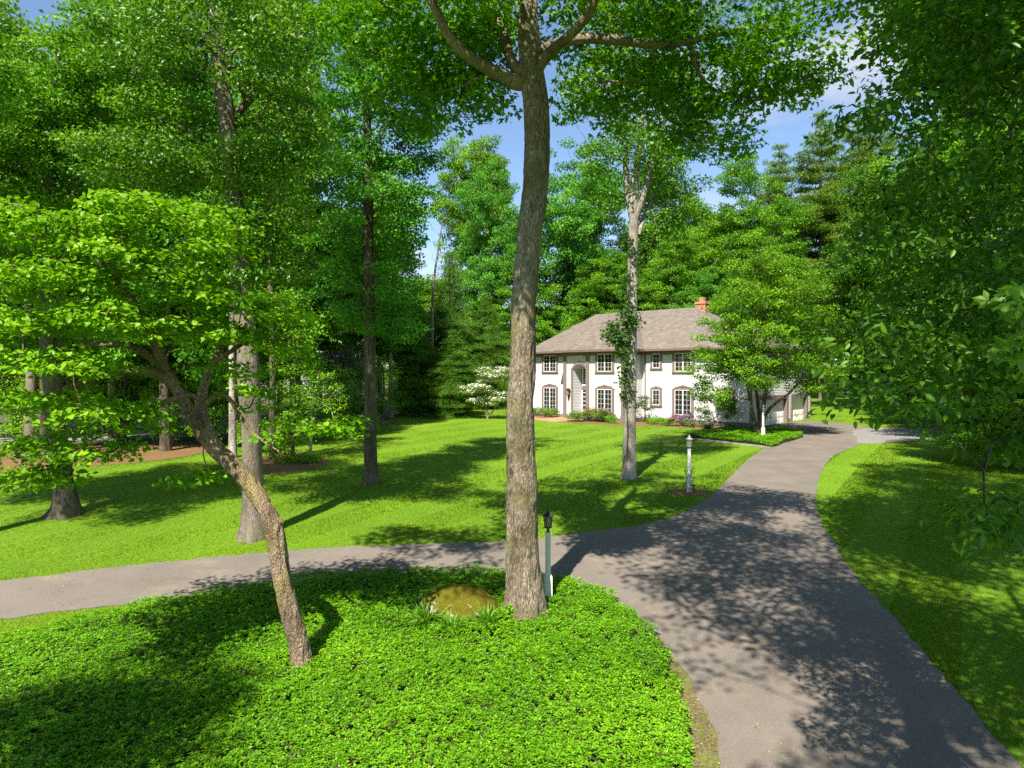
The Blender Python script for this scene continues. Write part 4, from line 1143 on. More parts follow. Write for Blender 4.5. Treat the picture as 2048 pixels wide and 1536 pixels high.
T = blob_centers(rng, [B(60, 455, yH - 1.2, 90, 45, 1.2, 20), B(180, 455, yH - 1, 90, 30, 1.2, 18), B(310, 425, yH - .8, 95, 28, 1.2, 20), B(410, 440, yH - .5, 75, 28, 1.2, 15), B(450, 500, yH - .4, 60, 35, 1.1, 11),
                       B(110, 560, yH - 1.2, 130, 35, 1.6, 24), B(280, 530, yH - .8, 110, 35, 1.6, 22), B(400, 580, yH - .4, 100, 32, 1.4, 18), B(520, 605, yH - .2, 70, 28, 1.2, 12), B(580, 640, yH - .2, 42, 18, .9, 8), B(560, 700, yH, 40, 16, .8, 5),
                       B(90, 640, yH - 1.3, 110, 28, 1.6, 18), B(230, 640, yH - 1, 110, 30, 1.6, 19), B(370, 655, yH - .5, 110, 28, 1.4, 17), B(480, 670, yH, 75, 22, 1.1, 10), B(60, 720, yH - 1.4, 90, 28, 1.4, 13), B(190, 725, yH - 1.2, 80, 22, 1.4, 9),
                       B(60, 800, yH - 1.5, 90, 30, 1.2, 12), B(180, 820, yH - 1.3, 80, 25, 1.2, 10), B(290, 835, yH - .8, 60, 30, 1, 8), B(90, 885, yH - 1.5, 80, 30, 1.1, 12), B(200, 900, yH - 1.3, 60, 22, 1, 7), B(100, 950, yH - 1.5, 70, 20, 1, 7), B(30, 960, yH - 1.6, 40, 40, 1, 6),
                       B(520, 800, yH + .3, 60, 35, .8, 7), B(480, 745, yH + .6, 50, 24, .8, 5), B(570, 860, yH, 50, 25, .7, 5), B(640, 850, yH - .2, 60, 20, .7, 6), B(690, 850, yH - .2, 25, 18, .5, 3), B(390, 950, yH, 35, 10, .5, 4),
                       B(-60, 600, yH - 1.2, 100, 140, 1.6, 22)], .22)
make_tree('redbud_tree', 'leaning tree with flaky crooked trunk and bright heart-shaped leaves', 'tree', bH, P, R, T, M['redbud'], M['bark_bud'], rng,
          cl_r=.42, per=50, size=.082, shape='heart', wid=1.0, flat=.26, start=.7, flare=.28, hi=True, limbs=limbs, rtip=.007, up=.9, out=.3, rnd=.42, droop=.15, hang=.25, lift=.15, step=.35)

# spreading tree before the garage
rng = np.random.default_rng(17)
bM = gp(1516, 872); yM = bM[1]
P = [bM - np.array([0, 0, .15])] + path_px([(1519, 855), (1522, 835), (1528, 805), (1532, 770), (1530, 720), (1528, 660), (1525, 600), (1520, 540), (1515, 500)], yM)
R = [.2, .17, .15, .14, .12, .1, .09, .07, .05, .02]
limbs = [(path_px([(1514, 868), (1508, 840), (1502, 810), (1498, 780), (1485, 740), (1465, 690), (1440, 640)], yM, [0, 0, -.1, -.2, -.4, -.6, -.8]), [.15, .13, .12, .115, .09, .06, .03]),
         (path_px([(1518, 866), (1520, 840), (1516, 815), (1512, 780), (1505, 740), (1500, 680)], yM, [.1, .2, .3, .4, .6, .8]), [.11, .1, .09, .08, .06, .03]),
         (path_px([(1524, 850), (1532, 828), (1545, 812), (1565, 797), (1585, 780), (1610, 745), (1630, 720)], yM, [0, -.1, -.3, -.5, -.6, -.8, -1]), [.12, .11, .1, .085, .07, .04, .02]),
         (path_px([(1500, 800), (1485, 797), (1465, 790), (1430, 780)], yM, [-.1, -.5, -.8, -1.2]), [.045, .04, .03, .015])]
T = blob_centers(rng, [B(1510, 525, yM, 65, 40, 1.9, 30), B(1490, 600, yM, 70, 50, 2.5, 40), B(1575, 590, yM, 80, 50, 2.4, 42), B(1445, 670, yM, 65, 48, 2.4, 36), B(1520, 660, yM - .6, 85, 50, 2.6, 46), B(1615, 655, yM, 68, 50, 2.2, 38),
                       B(1428, 735, yM, 55, 42, 1.8, 26), B(1485, 735, yM - 1, 65, 40, 2., 28), B(1565, 720, yM - .8, 65, 38, 2, 26), B(1640, 725, yM, 50, 42, 1.7, 26), B(1425, 790, yM - .5, 35, 22, 1.2, 11), B(1605, 770, yM, 60, 25, 1.5, 14), B(1535, 765, yM - 1.4, 30, 18, .8, 7), B(1662, 765, yM, 25, 22, 1, 6)], .36)
make_tree('spreading_tree', 'many-stemmed spreading tree in the planting island before the garage', 'tree', bM, P, R, T, M['yellow'], M['bark_dark'], rng,
          cl_r=.66, per=150, size=.135, flat=.42, start=.35, flare=.2, limbs=limbs, rtip=.009, up=.9)

# dark hickory close by on the right
rng = np.random.default_rng(18)
bR = np.array([8.6, 8.2, float(gz(8.6, 8.2))])
P = [bR - np.array([0, 0, .2]), bR + [0, 0, 1], bR + [-.05, .05, 3], bR + [-.1, 0, 6], bR + [0, .1, 9], bR + [.1, 0, 12]]
R = [.3, .26, .24, .2, .13, .03]
T = blob_centers(rng, [B(1960, 300, 8.8, 120, 170, 1.8, 36), B(1900, 540, 8.6, 90, 100, 1.6, 22), B(1980, 620, 8, 90, 140, 1.8, 24), B(1780, 690, 7.6, 60, 40, .8, 9), B(1880, 150, 9, 80, 90, 1.3, 16), B(2000, 90, 8.4, 120, 120, 1.6, 28), B(1800, 40, 8.4, 50, 50, 1, 6),
                       B(2030, 850, 8, 60, 90, 1.2, 12), B(1910, 740, 8, 90, 60, 1.3, 16), B(1850, 400, 8.4, 50, 60, 1., 9), B(1730, 230, 7.5, 35, 22, .4, 4), B(1680, 650, 8.5, 55, 25, .6, 5), B(1725, 775, 6.6, 22, 40, .3, 3), B(1820, 790, 7.2, 50, 30, .6, 5), B(1985, 1020, 6.6, 55, 35, .4, 6), B(1760, 480, 8.4, 40, 40, .7, 5),
                       B(2200, 300, 8.2, 200, 300, 2, 50), B(2000, -150, 8.5, 260, 140, 2.4, 34), B(2300, 700, 8, 180, 250, 1.6, 34)], .24)
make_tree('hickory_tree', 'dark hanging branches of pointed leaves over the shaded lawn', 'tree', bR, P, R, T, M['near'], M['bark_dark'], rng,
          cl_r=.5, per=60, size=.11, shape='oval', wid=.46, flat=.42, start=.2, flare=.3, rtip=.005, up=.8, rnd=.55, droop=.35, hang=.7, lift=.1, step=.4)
# a maple sprig at the right edge, sunlight put into its leaf colour
rng = np.random.default_rng(19)
bS = np.array([6.3, 6.6, float(gz(6.3, 6.6))])
T = blob_centers(rng, [B(2020, 600, 5.6, 26, 20, .2, 5), B(2035, 680, 5.6, 22, 30, .2, 6), B(2090, 640, 5.8, 60, 90, .4, 16), B(2120, 800, 6, 60, 120, .4, 12)], .08)
P = [bS - [0, 0, .1], bS + [0, 0, 1.5], bS + [-.1, -.2, 3.5], bS + [-.15, -.4, 5.2], bS + [-.2, -.6, 6.6]]
make_tree('maple_sapling', 'slender young maple with glossy leaves coloured pale as if sunlit at the edge of the dark branches', 'tree', bS, P, [.05, .045, .035, .022, .008], T, M['near_sunlit'], M['bark_grey'], rng,
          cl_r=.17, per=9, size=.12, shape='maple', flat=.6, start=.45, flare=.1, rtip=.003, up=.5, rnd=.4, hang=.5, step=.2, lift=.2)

# ------------------------------------------------------------------ woodland trees of several kinds, copied
def proto_decid(seed, name, label, H, rad, cb, leafm, barkm, ncl=200, per=120, size=.17, flat=.38, cl=.82, group=None, shape='kite', tr=.24, lean=0., wid=.7):
    rng = np.random.default_rng(seed)
    cz = (H * cb + H) / 2; hz_ = (H - H * cb) / 2
    blobs = [((0, 0, cz), (rad * .75, rad * .75, hz_ * .95), ncl // 3)]
    for _ in range(9):
        a = rng.random() * 6.28; zz = cz + (rng.random() * 1.7 - .85) * hz_
        rr = rad * .62 * math.sqrt(max(.1, 1 - ((zz - cz) / hz_) ** 2))
        blobs.append(((math.cos(a) * rr, math.sin(a) * rr, zz), (rad * .42, rad * .42, hz_ * .26), ncl * 2 // 27))
    T = blob_centers(rng, blobs, cl * .6)
    P = [(0, 0, -.4), (0, 0, .8), (lean * .2 + .05, .06, H * .25), (lean * .5, -.08, H * .5), (lean * .8 + .1, .1, H * .72), (lean, 0, H * .85)]
    return make_tree(name, label, 'tree', (0, 0, 0), P, [tr * 1.15, tr, tr * .85, tr * .66, tr * .4, tr * .08], T, leafm, barkm, rng, cl_r=cl, per=per, size=size, flat=flat, rnd=.8, start=max(.2, cb * .8), flare=.4, group=group, shape=shape, wid=wid)


def proto_pine(seed, name, label, H, rad, leafm, ncl_lv, cb=.18, droop=0., needle=.26, per=70, cl=.5, group=None, flat=.35, up=.7):
    rng = np.random.default_rng(seed)
    root = thing(name, label, 'tree', (0, 0, 0), 0, group)
    g = G(); TP, TR = trunk_path([(0, 0, -.4), (0, 0, 1), (.05, .05, H * .4), (-.05, 0, H * .7), (0, 0, H)], [.34, .3, .22, .13, .02], 8)
    tube(g, TP, TR, 12, flare=.25)
    C = []
    lv = np.linspace(H * cb, H * .985, ncl_lv)
    for k, z in enumerate(lv):
        q = (z - H * cb) / (H - H * cb)
        L = rad * (1 - q) ** .75 * (.75 + .4 * rng.random()) * min(1, .55 + 2 * q) + .25
        nb_ = rng.integers(5, 8) if q < .9 else 4
        a0 = rng.random() * 6.28
        for j in range(nb_):
            if rng.random() < .12: continue
            a = a0 + j * 6.28 / nb_ + rng.normal() * .2; l = L * (.65 + .5 * rng.random())
            rise = .18 - droop
            tip = np.array([math.cos(a) * l, math.sin(a) * l, z + l * rise])
            tube(g, [(0, 0, z), tip * [.5, .5, 0] + [0, 0, z + l * rise * .3], tip], [.05 * (1 - q) + .015, .03 * (1 - q) + .01, .006], 4, cap=False)
            for s in np.arange(.35, 1.05, .55 / max(l, .6)):
                b_ = tip * [s, s, 0] + [0, 0, z + l * rise * s * s]
                C.append(b_ + rng.normal(size=3) * [.12, .12, .05])
                w_ = l * .28 * s
                if w_ > .3:
                    t_ = np.array([-math.sin(a), math.cos(a), 0]) * w_
                    C.append(b_ + t_ + rng.normal(size=3) * .08); C.append(b_ - t_ + rng.normal(size=3) * .08)
    g.obj('trunk', M['pine_bark'], root, smooth=True)
    c = G(); leaves(c, np.array(C), cl, per, needle, rng, flat=flat, up=up, out=.3, rnd=.6, shape='kite', wid=.24, outdir=.8, droop=droop, hang=droop)
    c.obj('crown', leafm, root, tone=True)
    return root


def put(root, u, v_top, y, H, label, w=1., rz=0., first=False, group=None, xoff=None):
    x = (u - 1024) / F * y
    z0 = float(gz(x, y))
    top = at(u, v_top, y)[2]
    s = (top - z0) / H
    sc = (s * w, s * w, s)
    if first:
        root.location = (x, y, z0); root.rotation_euler = (0, 0, rz); root.scale = sc; root['label'] = label
        if group: root['group'] = group
        return root
    return copy_tree(root, (x, y, z0), rz, sc, label, group)


GW = 'trees of the surrounding wood'
d1 = proto_decid(31, 'broadleaf_tree', '', 18, 5.0, .22, M['maple_b'], M['bark_dark'], 400, 190, .165, group=GW)
d2 = proto_decid(32, 'broadleaf_tree', '', 18, 4.2, .30, M['oak'], M['bark_grey'], 390, 190, .16, group=GW)
d3 = proto_decid(33, 'broadleaf_tree', '', 18, 5.6, .15, M['blue'], M['bark_dark'], 400, 190, .165, group=GW)
d4 = proto_decid(34, 'broadleaf_tree', '', 16, 4.6, .12, M['yellow'], M['bark_dark'], 370, 180, .165, group=GW)
dk = proto_decid(35, 'broadleaf_tree', '', 16, 5.0, .10, M['dark'], M['bark_dark'], 390, 190, .165, group=GW)
# behind the house
put(d3, 1130, 255, 78, 18, 'broad blue-green tree behind the house seen just past the thick curved trunk', w=.78, first=True)
put(d1, 1500, 318, 74, 18, 'round green tree behind the chimney below the pines', w=.75, first=True)
put(d2, 1330, 330, 86, 18, 'tree behind the house roof seen through the forked tree', w=.9, first=True)
put(d1, 1345, 470, 70, 18, 'lower round tree directly behind the house ridge', w=1.0, rz=1.3)
put(d3, 1430, 520, 66, 18, 'low blue-green tree tucked behind the chimney', w=1.1, rz=2.1)
put(d3, 985, 300, 80, 18, 'tall tree between the sky gap and the thick curved trunk', w=.6, rz=4.0)
put(d4, 945, 290, 88, 16, 'yellow-green tree beside the narrow gap of sky', w=.6, rz=.4, first=True)
put(d1, 1190, 330, 84, 18, 'tall tree behind the house between the two bare-trunked lawn trees', w=.75, rz=3.9)
put(d1, 1210, 500, 72, 18, 'dense low tree behind the hip of the house roof', w=1.1, rz=3.3)
put(dk, 1270, 540, 74, 16, 'dark low tree behind the house seen past the slim grey trunk', w=1.3, rz=1.0, first=True)
put(d1, 1060, 520, 74, 18, 'dense tree behind the left wing of the house', w=1.1, rz=5.0)
put(d1, 1545, 400, 70, 18, 'round green tree behind the garage roof', w=.9, rz=2.7)
put(d4, 1425, 430, 78, 16, 'yellow-green tree between the forked tree and the pines', w=1.1, rz=1.9)
put(d2, 1640, 560, 76, 18, 'tree at the foot of the tallest pine', w=1.0, rz=.9)
put(dk, 1180, 560, 84, 16, 'dark low tree at the back of the house wood', w=1.7, rz=.9)
# left wood
put(d2, 545, 140, 41, 18, 'tall oak-like tree between the pale oak and the straight dark-trunked lawn tree', w=.8, rz=2.0)
put(d1, 590, 0, 50, 18, 'leafy tree in the wood behind the pale straight oak trunk', w=1.0, rz=.7)
put(d3, 330, -60, 36, 18, 'tall blue-green tree rising above the leaning redbud', w=.85, rz=1.6)
put(d1, 230, -90, 42, 18, 'broad tree deep in the wood above the bright leaning crown', w=1., rz=2.6)
put(d2, 60, 10, 34, 18, 'tree at the wood edge above the orange mulch', w=.95, rz=5.2)
put(d4, 480, 330, 38, 16, 'yellow-green understory tree behind the pale oak trunk', w=1.0, rz=3.0)
put(dk, 30, 430, 46, 16, 'dark tree behind the flared foot tree', w=1.4, rz=.2)
put(dk, 250, 480, 50, 16, 'dark tree filling the wood behind the redbud trunk', w=1.5, rz=2.2)
put(dk, 430, 500, 54, 16, 'dark tree behind the crook of the leaning redbud', w=1.4, rz=4.4)
put(d1, 760, 330, 60, 18, 'tree behind the straight dark-trunked lawn tree near the hemlocks', w=.75, rz=1.2)
put(d3, 690, 420, 66, 18, 'blue-green tree above the weeping tree', w=1.0, rz=.3)
put(d1, 560, 520, 66, 18, 'green tree beyond the street left of the weeping tree', w=1.4, rz=4.1)
put(d4, 850, 560, 76, 16, 'yellow-green tree peeping over the hemlocks', w=1.1, rz=2.2)
put(d2, -120, -40, 38, 18, 'tall tree at the edge of the wood past the redbud', w=1.0, rz=.9)
put(d1, -60, 250, 50, 18, 'tree deep in the wood behind the redbud tip', w=1.2, rz=3.9)
# right wood
put(dk, 1780, 330, 62, 16, 'dark tree at the far lawn edge behind the hanging hickory branches', w=1.0, rz=1.0)
put(d1, 1870, 200, 58, 18, 'tall tree at the far lawn edge past the gravel', w=.9, rz=2.0)
put(dk, 1960, 260, 46, 16, 'dark tree behind the gravel end', w=1.0, rz=3.0)
put(dk, 2060, 200, 36, 16, 'dark tree in the wood by the shaded lawn', w=1.0, rz=.5)
put(dk, 1900, 560, 52, 16, 'low dark tree at the end of the gravel path', w=1.8, rz=4.0)
put(d1, 1700, 420, 84, 18, 'tree at the far lawn edge under the pines', w=1.0, rz=5.5)
put(dk, 2050, 640, 30, 16, 'low dark tree at the edge of the shaded lawn', w=2.0, rz=2.5)
# pines
GP = 'pines behind the garage'
pn = proto_pine(41, 'pine_tree', '', 22, 4.4, M['pine'], 26, per=80, group=GP)
put(pn, 1640, 222, 84, 22, 'tallest white pine standing against the sky behind the garage', first=True)
put(pn, 1556, 288, 88, 22, 'shorter white pine behind the round green tree', rz=1.0, w=1.0)
put(pn, 1735, 195, 88, 22, 'white pine half hidden by the hanging hickory leaves', rz=2.2, w=1.05)
# hemlocks
GH = 'hemlocks left of the house'
hm = proto_pine(42, 'hemlock_tree', '', 12, 3.8, M['hemlock'], 26, cb=.03, droop=.32, needle=.2, per=85, cl=.55, group=GH, flat=.4)
put(hm, 900, 505, 66, 12, 'tallest dark hemlock with pointed top beside the house', first=True, w=.8)
put(hm, 835, 600, 60, 12, 'dark drooping hemlock at the upper edge of the lawn', rz=1.0, w=1.0)
put(hm, 975, 590, 66, 12, 'hemlock behind the white flowering dogwood', rz=2.4, w=.95)
put(hm, 905, 660, 58, 12, 'low bushy hemlock beside the white flowering dogwood', rz=4.0, w=1.2)


# ------------------------------------------------------------------ smaller trees of the left wood
def thin_tree(u, v, pts, rpx, label, barkm, leafm, blobs, seed, name='woodland_tree', **kw):
    rng = np.random.default_rng(seed)
    b_ = gp(u, v); y = b_[1]
    P = [b_ - np.array([0, 0, .2])] + path_px(pts, y)
    R = np.linspace(rpx, rpx * .35, len(P)) / F * y / 2
    T = blob_centers(rng, [B(a, c, y + e, ru, rv, rd, n_) for a, c, e, ru, rv, rd, n_ in blobs], .4)
    return make_tree(name, label, 'tree', b_, P, R, T, leafm, barkm, rng, flare=.3, **kw)


thin_tree(465, 915, [(465, 860), (464, 760), (463, 640), (465, 500), (466, 360)], 16, 'slender pale straight trunk just behind the redbud crook', M['bark_pale'], M['maple_b'],
          [(470, 480, 0, 90, 60, 1.6, 12), (450, 380, 0, 90, 60, 1.6, 12), (500, 590, 0, 60, 40, 1.2, 6)], 51, cl_r=.8, per=100, size=.16)
thin_tree(545, 920, [(545, 860), (545, 760), (543, 640), (540, 500), (540, 350)], 15, 'slender dark trunk close behind the pale oak trunk', M['bark_dark'], M['maple'],
          [(560, 480, 0, 80, 60, 1.6, 12), (530, 380, 0, 90, 60, 1.6, 12), (590, 600, 0, 60, 50, 1.2, 8), (610, 680, 0, 40, 50, 1, 6)], 52, cl_r=.8, per=100, size=.16)
thin_tree(783, 835, [(783, 800), (782, 760), (780, 690), (778, 600), (778, 480)], 12, 'grey trunk at the street edge beside the hemlocks', M['bark_grey'], M['blue'],
          [(780, 560, 0, 50, 60, 2, 12), (790, 480, 0, 60, 60, 2, 12), (760, 660, 0, 40, 40, 1.5, 7)], 53, cl_r=1.0, per=110, size=.18)
thin_tree(1722, 806, [(1722, 780), (1723, 730), (1721, 660), (1720, 560), (1722, 450)], 16, 'pale-barked trunk at the far lawn edge behind the hickory leaves', M['bark_pale'], M['dark'],
          [(1720, 480, 0, 60, 70, 2.5, 16), (1760, 560, 0, 60, 50, 2, 12)], 54, cl_r=1.1, per=110, size=.2, name='birch_tree')
thin_tree(1805, 800, [(1805, 760), (1806, 700), (1804, 620), (1806, 500)], 11, 'grey trunk at the far lawn edge nearer the gravel end', M['bark_grey'], M['dark'],
          [(1800, 560, 0, 60, 60, 2.5, 14), (1830, 640, 0, 50, 40, 2, 8)], 55, cl_r=1.1, per=110, size=.2)
thin_tree(90, 915, [(88, 880), (86, 800), (84, 700), (80, 560)], 16, 'dark trunk standing in the orange mulch near the redbud tip', M['bark_dark'], M['maple_b'],
          [(90, 640, 0, 90, 60, 1.6, 12), (60, 540, 0, 90, 60, 1.6, 12)], 56, cl_r=.8, per=100, size=.16)
thin_tree(620, 918, [(621, 890), (622, 860), (626, 800), (640, 740)], 8, 'small sapling with a bare pale stem in the round mulch patch', M['bark_pale'], M['redbud'],
          [(610, 800, 0, 50, 35, 1.2, 12), (660, 800, 0, 40, 35, 1, 10), (590, 850, 0, 35, 25, .8, 6), (640, 740, 0, 45, 30, 1, 9), (690, 870, 0, 30, 15, .6, 4)], 57, name='sapling', cl_r=.5, per=60, size=.12, flat=.35)
thin_tree(585, 920, [(586, 880), (588, 820), (590, 740), (585, 660)], 9, 'bushy bright green young tree next to the pale oak trunk', M['bark_dark'], M['redbud'],
          [(585, 860, 0, 35, 40, 1, 12), (600, 780, 0, 45, 50, 1.2, 14), (580, 700, 0, 45, 45, 1.2, 12), (560, 900, 0, 25, 20, .7, 5)], 58, name='young_tree', cl_r=.5, per=80, size=.12)
thin_tree(640, 880, [(640, 850), (642, 800), (640, 740)], 9, 'bright young tree at the street side of the sapling', M['bark_dark'], M['redbud'],
          [(640, 820, 0, 55, 40, 1.4, 16), (650, 760, 0, 50, 40, 1.4, 14), (610, 730, 0, 45, 40, 1.2, 10)], 59, name='young_tree', cl_r=.6, per=80, size=.13)
thin_tree(470, 880, [(470, 850), (468, 800), (470, 740)], 9, 'bright young tree between the redbud crook and the street', M['bark_dark'], M['yellow'],
          [(470, 830, 0, 60, 35, 1.4, 14), (450, 770, 0, 60, 40, 1.4, 14), (500, 740, 0, 45, 40, 1.2, 10)], 61, name='young_tree', cl_r=.6, per=80, size=.13)
thin_tree(250, 880, [(250, 850), (252, 790), (250, 720)], 10, 'bright young tree in the wood beyond the orange mulch', M['bark_dark'], M['maple'],
          [(240, 800, 0, 70, 35, 1.6, 16), (270, 740, 0, 70, 40, 1.6, 16)], 62, name='young_tree', cl_r=.7, per=80, size=.15)
for u_, v_, tp, mk, lb in ((40, 905, 760, 'redbud', 'bright young tree behind the orange mulch at the frame edge'), (170, 893, 740, 'yellow', 'bright young tree behind the flared foot tree'), (330, 884, 730, 'redbud', 'bright young tree seen under the leaning redbud branches'),
                           (415, 893, 770, 'maple', 'low bright young tree behind the redbud fork'), (560, 880, 740, 'redbud', 'bright young tree behind the slender dark trunk'), (690, 868, 760, 'maple', 'bright young tree beside the weeping tree foot'), (765, 850, 730, 'yellow', 'bright young tree right behind the straight dark lawn trunk')):  # bright leaf colours stand in for sun reaching this understory
    h_ = v_ - tp
    thin_tree(u_, v_, [(u_ + 1, v_ - h_ * .3), (u_ + 3, v_ - h_ * .6), (u_, v_ - h_)], 7, lb, M['bark_dark'], M[mk],
              [(u_, v_ - h_ * .35, 0, 45, h_ * .22, 1.3, 12), (u_ + 8, v_ - h_ * .7, 0, 50, h_ * .25, 1.4, 14), (u_ - 12, v_ - h_ * .95, 0, 35, h_ * .2, 1.1, 8)], 700 + u_, name='young_tree', cl_r=.55, per=90, size=.12)
# a dead tree in the gap of sky
rng = np.random.default_rng(64)
bq = np.array([(862 - 1024) / F * 62, 62., 0]); bq[2] = float(gz(bq[0], bq[1]))
sn = thing('dead_tree', 'bare dead tree with thin grey twigs in the gap of sky above the hemlocks', 'tree', tuple(bq))
g = G(); TP, TR = trunk_path([(0, 0, -.3), (.1, 0, 6), (.2, 0, 11), (.7, 0, 15), (1.2, 0, 18)], [.2, .16, .12, .08, .02], 8); tube(g, TP, TR, 10)
skeleton(g, TP, TR, blob_centers(rng, [((1.2, 0, 15.5), (1.8, 1.2, 2.6), 20)], .3), rng, start=.5, rtip=.012, lift=1.2)
g.obj('trunk', M['bark_grey'], sn, smooth=True)
# weeping tree
rng = np.random.default_rng(60)
bW = np.array([*(((690 - 1024) / F * 54), 54.)]); bW = np.array([bW[0], 54., float(gz(bW[0], 54.))])
root = thing('weeping_tree', 'pale grey-green weeping tree with hanging strands near the street', 'tree', tuple(bW))
g = G(); tube(g, catmull([(0, 0, -.3), (0, 0, 1.5), (.1, 0, 3), (0, .1, 4.6)], 5), np.linspace(.18, .06, 16), 10)
C = []
for k in range(150):
    a = rng.random() * 6.28; l = 2.9 * math.sqrt(rng.random()); zt = 5.6 - .28 * l * l * .5 + rng.normal() * .25; zb = max(.5, zt - (1.2 + 2.4 * rng.random()) * (.4 + l / 2.9))
    tx, ty = math.cos(a) * l, math.sin(a) * l
    tube(g, [(0, 0.05, 4.2), (tx * .5, ty * .5, zt + .1), (tx, ty, zt - .2), (tx * 1.06, ty * 1.06, zb)], [.03, .02, .012, .004], 3, cap=False)
    for z in np.arange(zb, zt, .16): C.append((tx * 1.04 + rng.normal() * .05, ty * 1.04 + rng.normal() * .05, z))
g.obj('trunk', M['bark_grey'], root)
g = G(); leaves(g, np.array(C), .16, 9, .14, rng, flat=1.0, up=.4, out=.8, rnd=.6, hang=2.0, wid=.35); g.obj('crown', M['weeping'], root, tone=True)
# flowering dogwood
rng = np.random.default_rng(61)
bF = gp(975, 838); yF = bF[1]
Tf = blob_centers(rng, [B(985, 750, yF, 35, 18, 1.2, 16), B(960, 780, yF, 35, 15, 1.2, 16), B(995, 800, yF, 25, 18, 1, 9), B(950, 800, yF, 20, 8, .7, 5)], .3)
P = [bF - [0, 0, .1]] + path_px([(974, 825), (972, 805), (976, 780), (985, 755)], yF)
dg = make_tree('dogwood_tree', 'small dogwood covered in white blossom at the corner of the house', 'tree', bF, P, [.1, .09, .07, .05, .02], Tf, M['shrub_light'], M['bark_grey'], rng, cl_r=.6, per=70, size=.13, flat=.3, start=.2, flare=.1,
               limbs=[(path_px([(975, 834), (962, 815), (950, 795)], yF), [.06, .05, .02]), (path_px([(976, 834), (990, 815), (1000, 785)], yF), [.06, .05, .02])])
g = G(); leaves(g, Tf - bF + [0, -.05, .1], .62, 42, .15, rng, flat=.22, up=1.2, rnd=.3, shape='kite', wid=.9); g.obj('blossom', M['white_flower'], dg, tone=True)


# ------------------------------------------------------------------ shrubs and flowers
def shrub(name, label, cat, base, blobs, leafm, seed, per=60, size=.09, cl=.25, flowers=None, group=None, shape='kite', stems=True, wid=.6, **kw):
    rng = np.random.default_rng(seed)
    root = thing(name, label, cat, tuple(base), 0, group)
    T = blob_centers(rng, blobs, cl * .5)
    if stems:
        g = G(); skeleton(g, [(0, 0, -.05), (0, 0, .1), (.01, 0, max(.25, T[:, 2].max() * .5))], [.03, .03, .01], T, rng, start=.05, rtip=.005, lift=.8, rmax=.9, step=.2); g.obj('stem', M['bark_dark'], root)
    g = G(); leaves(g, T, cl, per, size, rng, shape=shape, wid=wid, **kw); g.obj('foliage', leafm, root, tone=True)
    if flowers:
        fm, nf, fs = flowers
        up = T[T[:, 2] > np.percentile(T[:, 2], 35)]
        g = G(); leaves(g, up + [0, -.05, cl * .55], cl * .9, nf, fs, rng, flat=.5, up=1, rnd=.5, wid=1.0); g.obj('blossom', fm, root, tone=True)
    return root


def hb(X_, Y_): p = hw(X_, Y_); return np.array([p[0], p[1], float(gz(p[0], p[1])) + .03])


def pxb(u, v): return gp(u, v) + np.array([0, 0, .02])


def E3(rx, rz, z, n_, ry=None, x=0, y=0): return ((x, y, z), (rx, ry or rx, rz), n_)


shrub('shrub', 'broad sage-green shrub with red blooms under the middle window', 'shrub', hb(-11.6, -3.3), [E3(.9, .45, .6, 40), E3(.6, .4, .55, 18, x=.9, y=-.6)], M['shrub_light'], 71, 60, .1, .3, (M['red_flower'], 4, .1))
shrub('shrub', 'leafy bush on the house bed beside the brick walk', 'shrub', hb(-12.3, -4.3), [E3(.7, .4, .45, 26)], M['shrub_light'], 72, 60, .1, .28)
shrub('shrub', 'bush with pink blooms next to the sage-green shrub', 'shrub', hb(-10.3, -3.2), [E3(.6, .45, .5, 24)], M['shrub'], 73, 60, .1, .28, (M['pink_flower'], 5, .1))
shrub('young_tree', 'little upright multi-stem tree beside the downspout', 'tree', hb(-8.0, -1.5), [E3(.8, .45, 1.6, 22), E3(.5, .3, 1.1, 8, x=.4), E3(.4, .3, 1.2, 8, x=-.5)], M['shrub'], 74, 40, .1, .26)
shrub('shrub', 'low rounded bright green mound in the mulch below the small window', 'shrub', hb(-6.6, -1.9), [E3(.75, .28, .26, 26)], M['redbud'], 75, 70, .07, .22)
shrub('shrub', 'second low bright mound touching the pink flowers', 'shrub', hb(-5.7, -2.1), [E3(.5, .25, .22, 18)], M['redbud'], 76, 70, .07, .2)
shrub('flower_clump', 'dark leafy clump with purple flowers under the tall window', 'flowers', hb(-4.4, -1.5), [E3(.7, .4, .5, 24)], M['shrub'], 77, 50, .09, .25, (M['purple_flower'], 14, .09))
shrub('flower_clump', 'clump of pink flowers at the lawn side of the bed', 'flowers', hb(-4.9, -2.3), [E3(.45, .3, .35, 16)], M['shrub_light'], 78, 50, .09, .22, (M['pink_flower'], 14, .09))
shrub('flower_clump', 'small clump of purple flowers nearest the tall airy bush', 'flowers', hb(-3.6, -2.2), [E3(.45, .3, .35, 14)], M['shrub_light'], 79, 50, .09, .22, (M['purple_flower'], 9, .09))
shrub('shrub', 'tall airy bush with white flecks at the end of the sunny facade', 'shrub', hb(-2.9, -1.4), [E3(.75, .8, 1.0, 34)], M['shrub'], 80, 45, .1, .28, (M['white_flower'], 3, .08))
shrub('shrub', 'dark shrub with bare stems before the shaded small window', 'shrub', hb(-1.2, -1.2), [E3(.8, .5, 1.7, 28), E3(.5, .4, 1.0, 10, x=.2)], M['dark'], 81, 60, .09, .28)
shrub('shrub', 'very low dark shrub at the foot of the tall airy bush', 'shrub', hb(-2.2, -2.1), [E3(.45, .2, .2, 12)], M['dark'], 82, 60, .08, .2)
shrub('shrub', 'very low dark shrub by the planting island', 'shrub', hb(-.6, -1.9), [E3(.4, .2, .2, 10)], M['dark'], 83, 60, .08, .2)
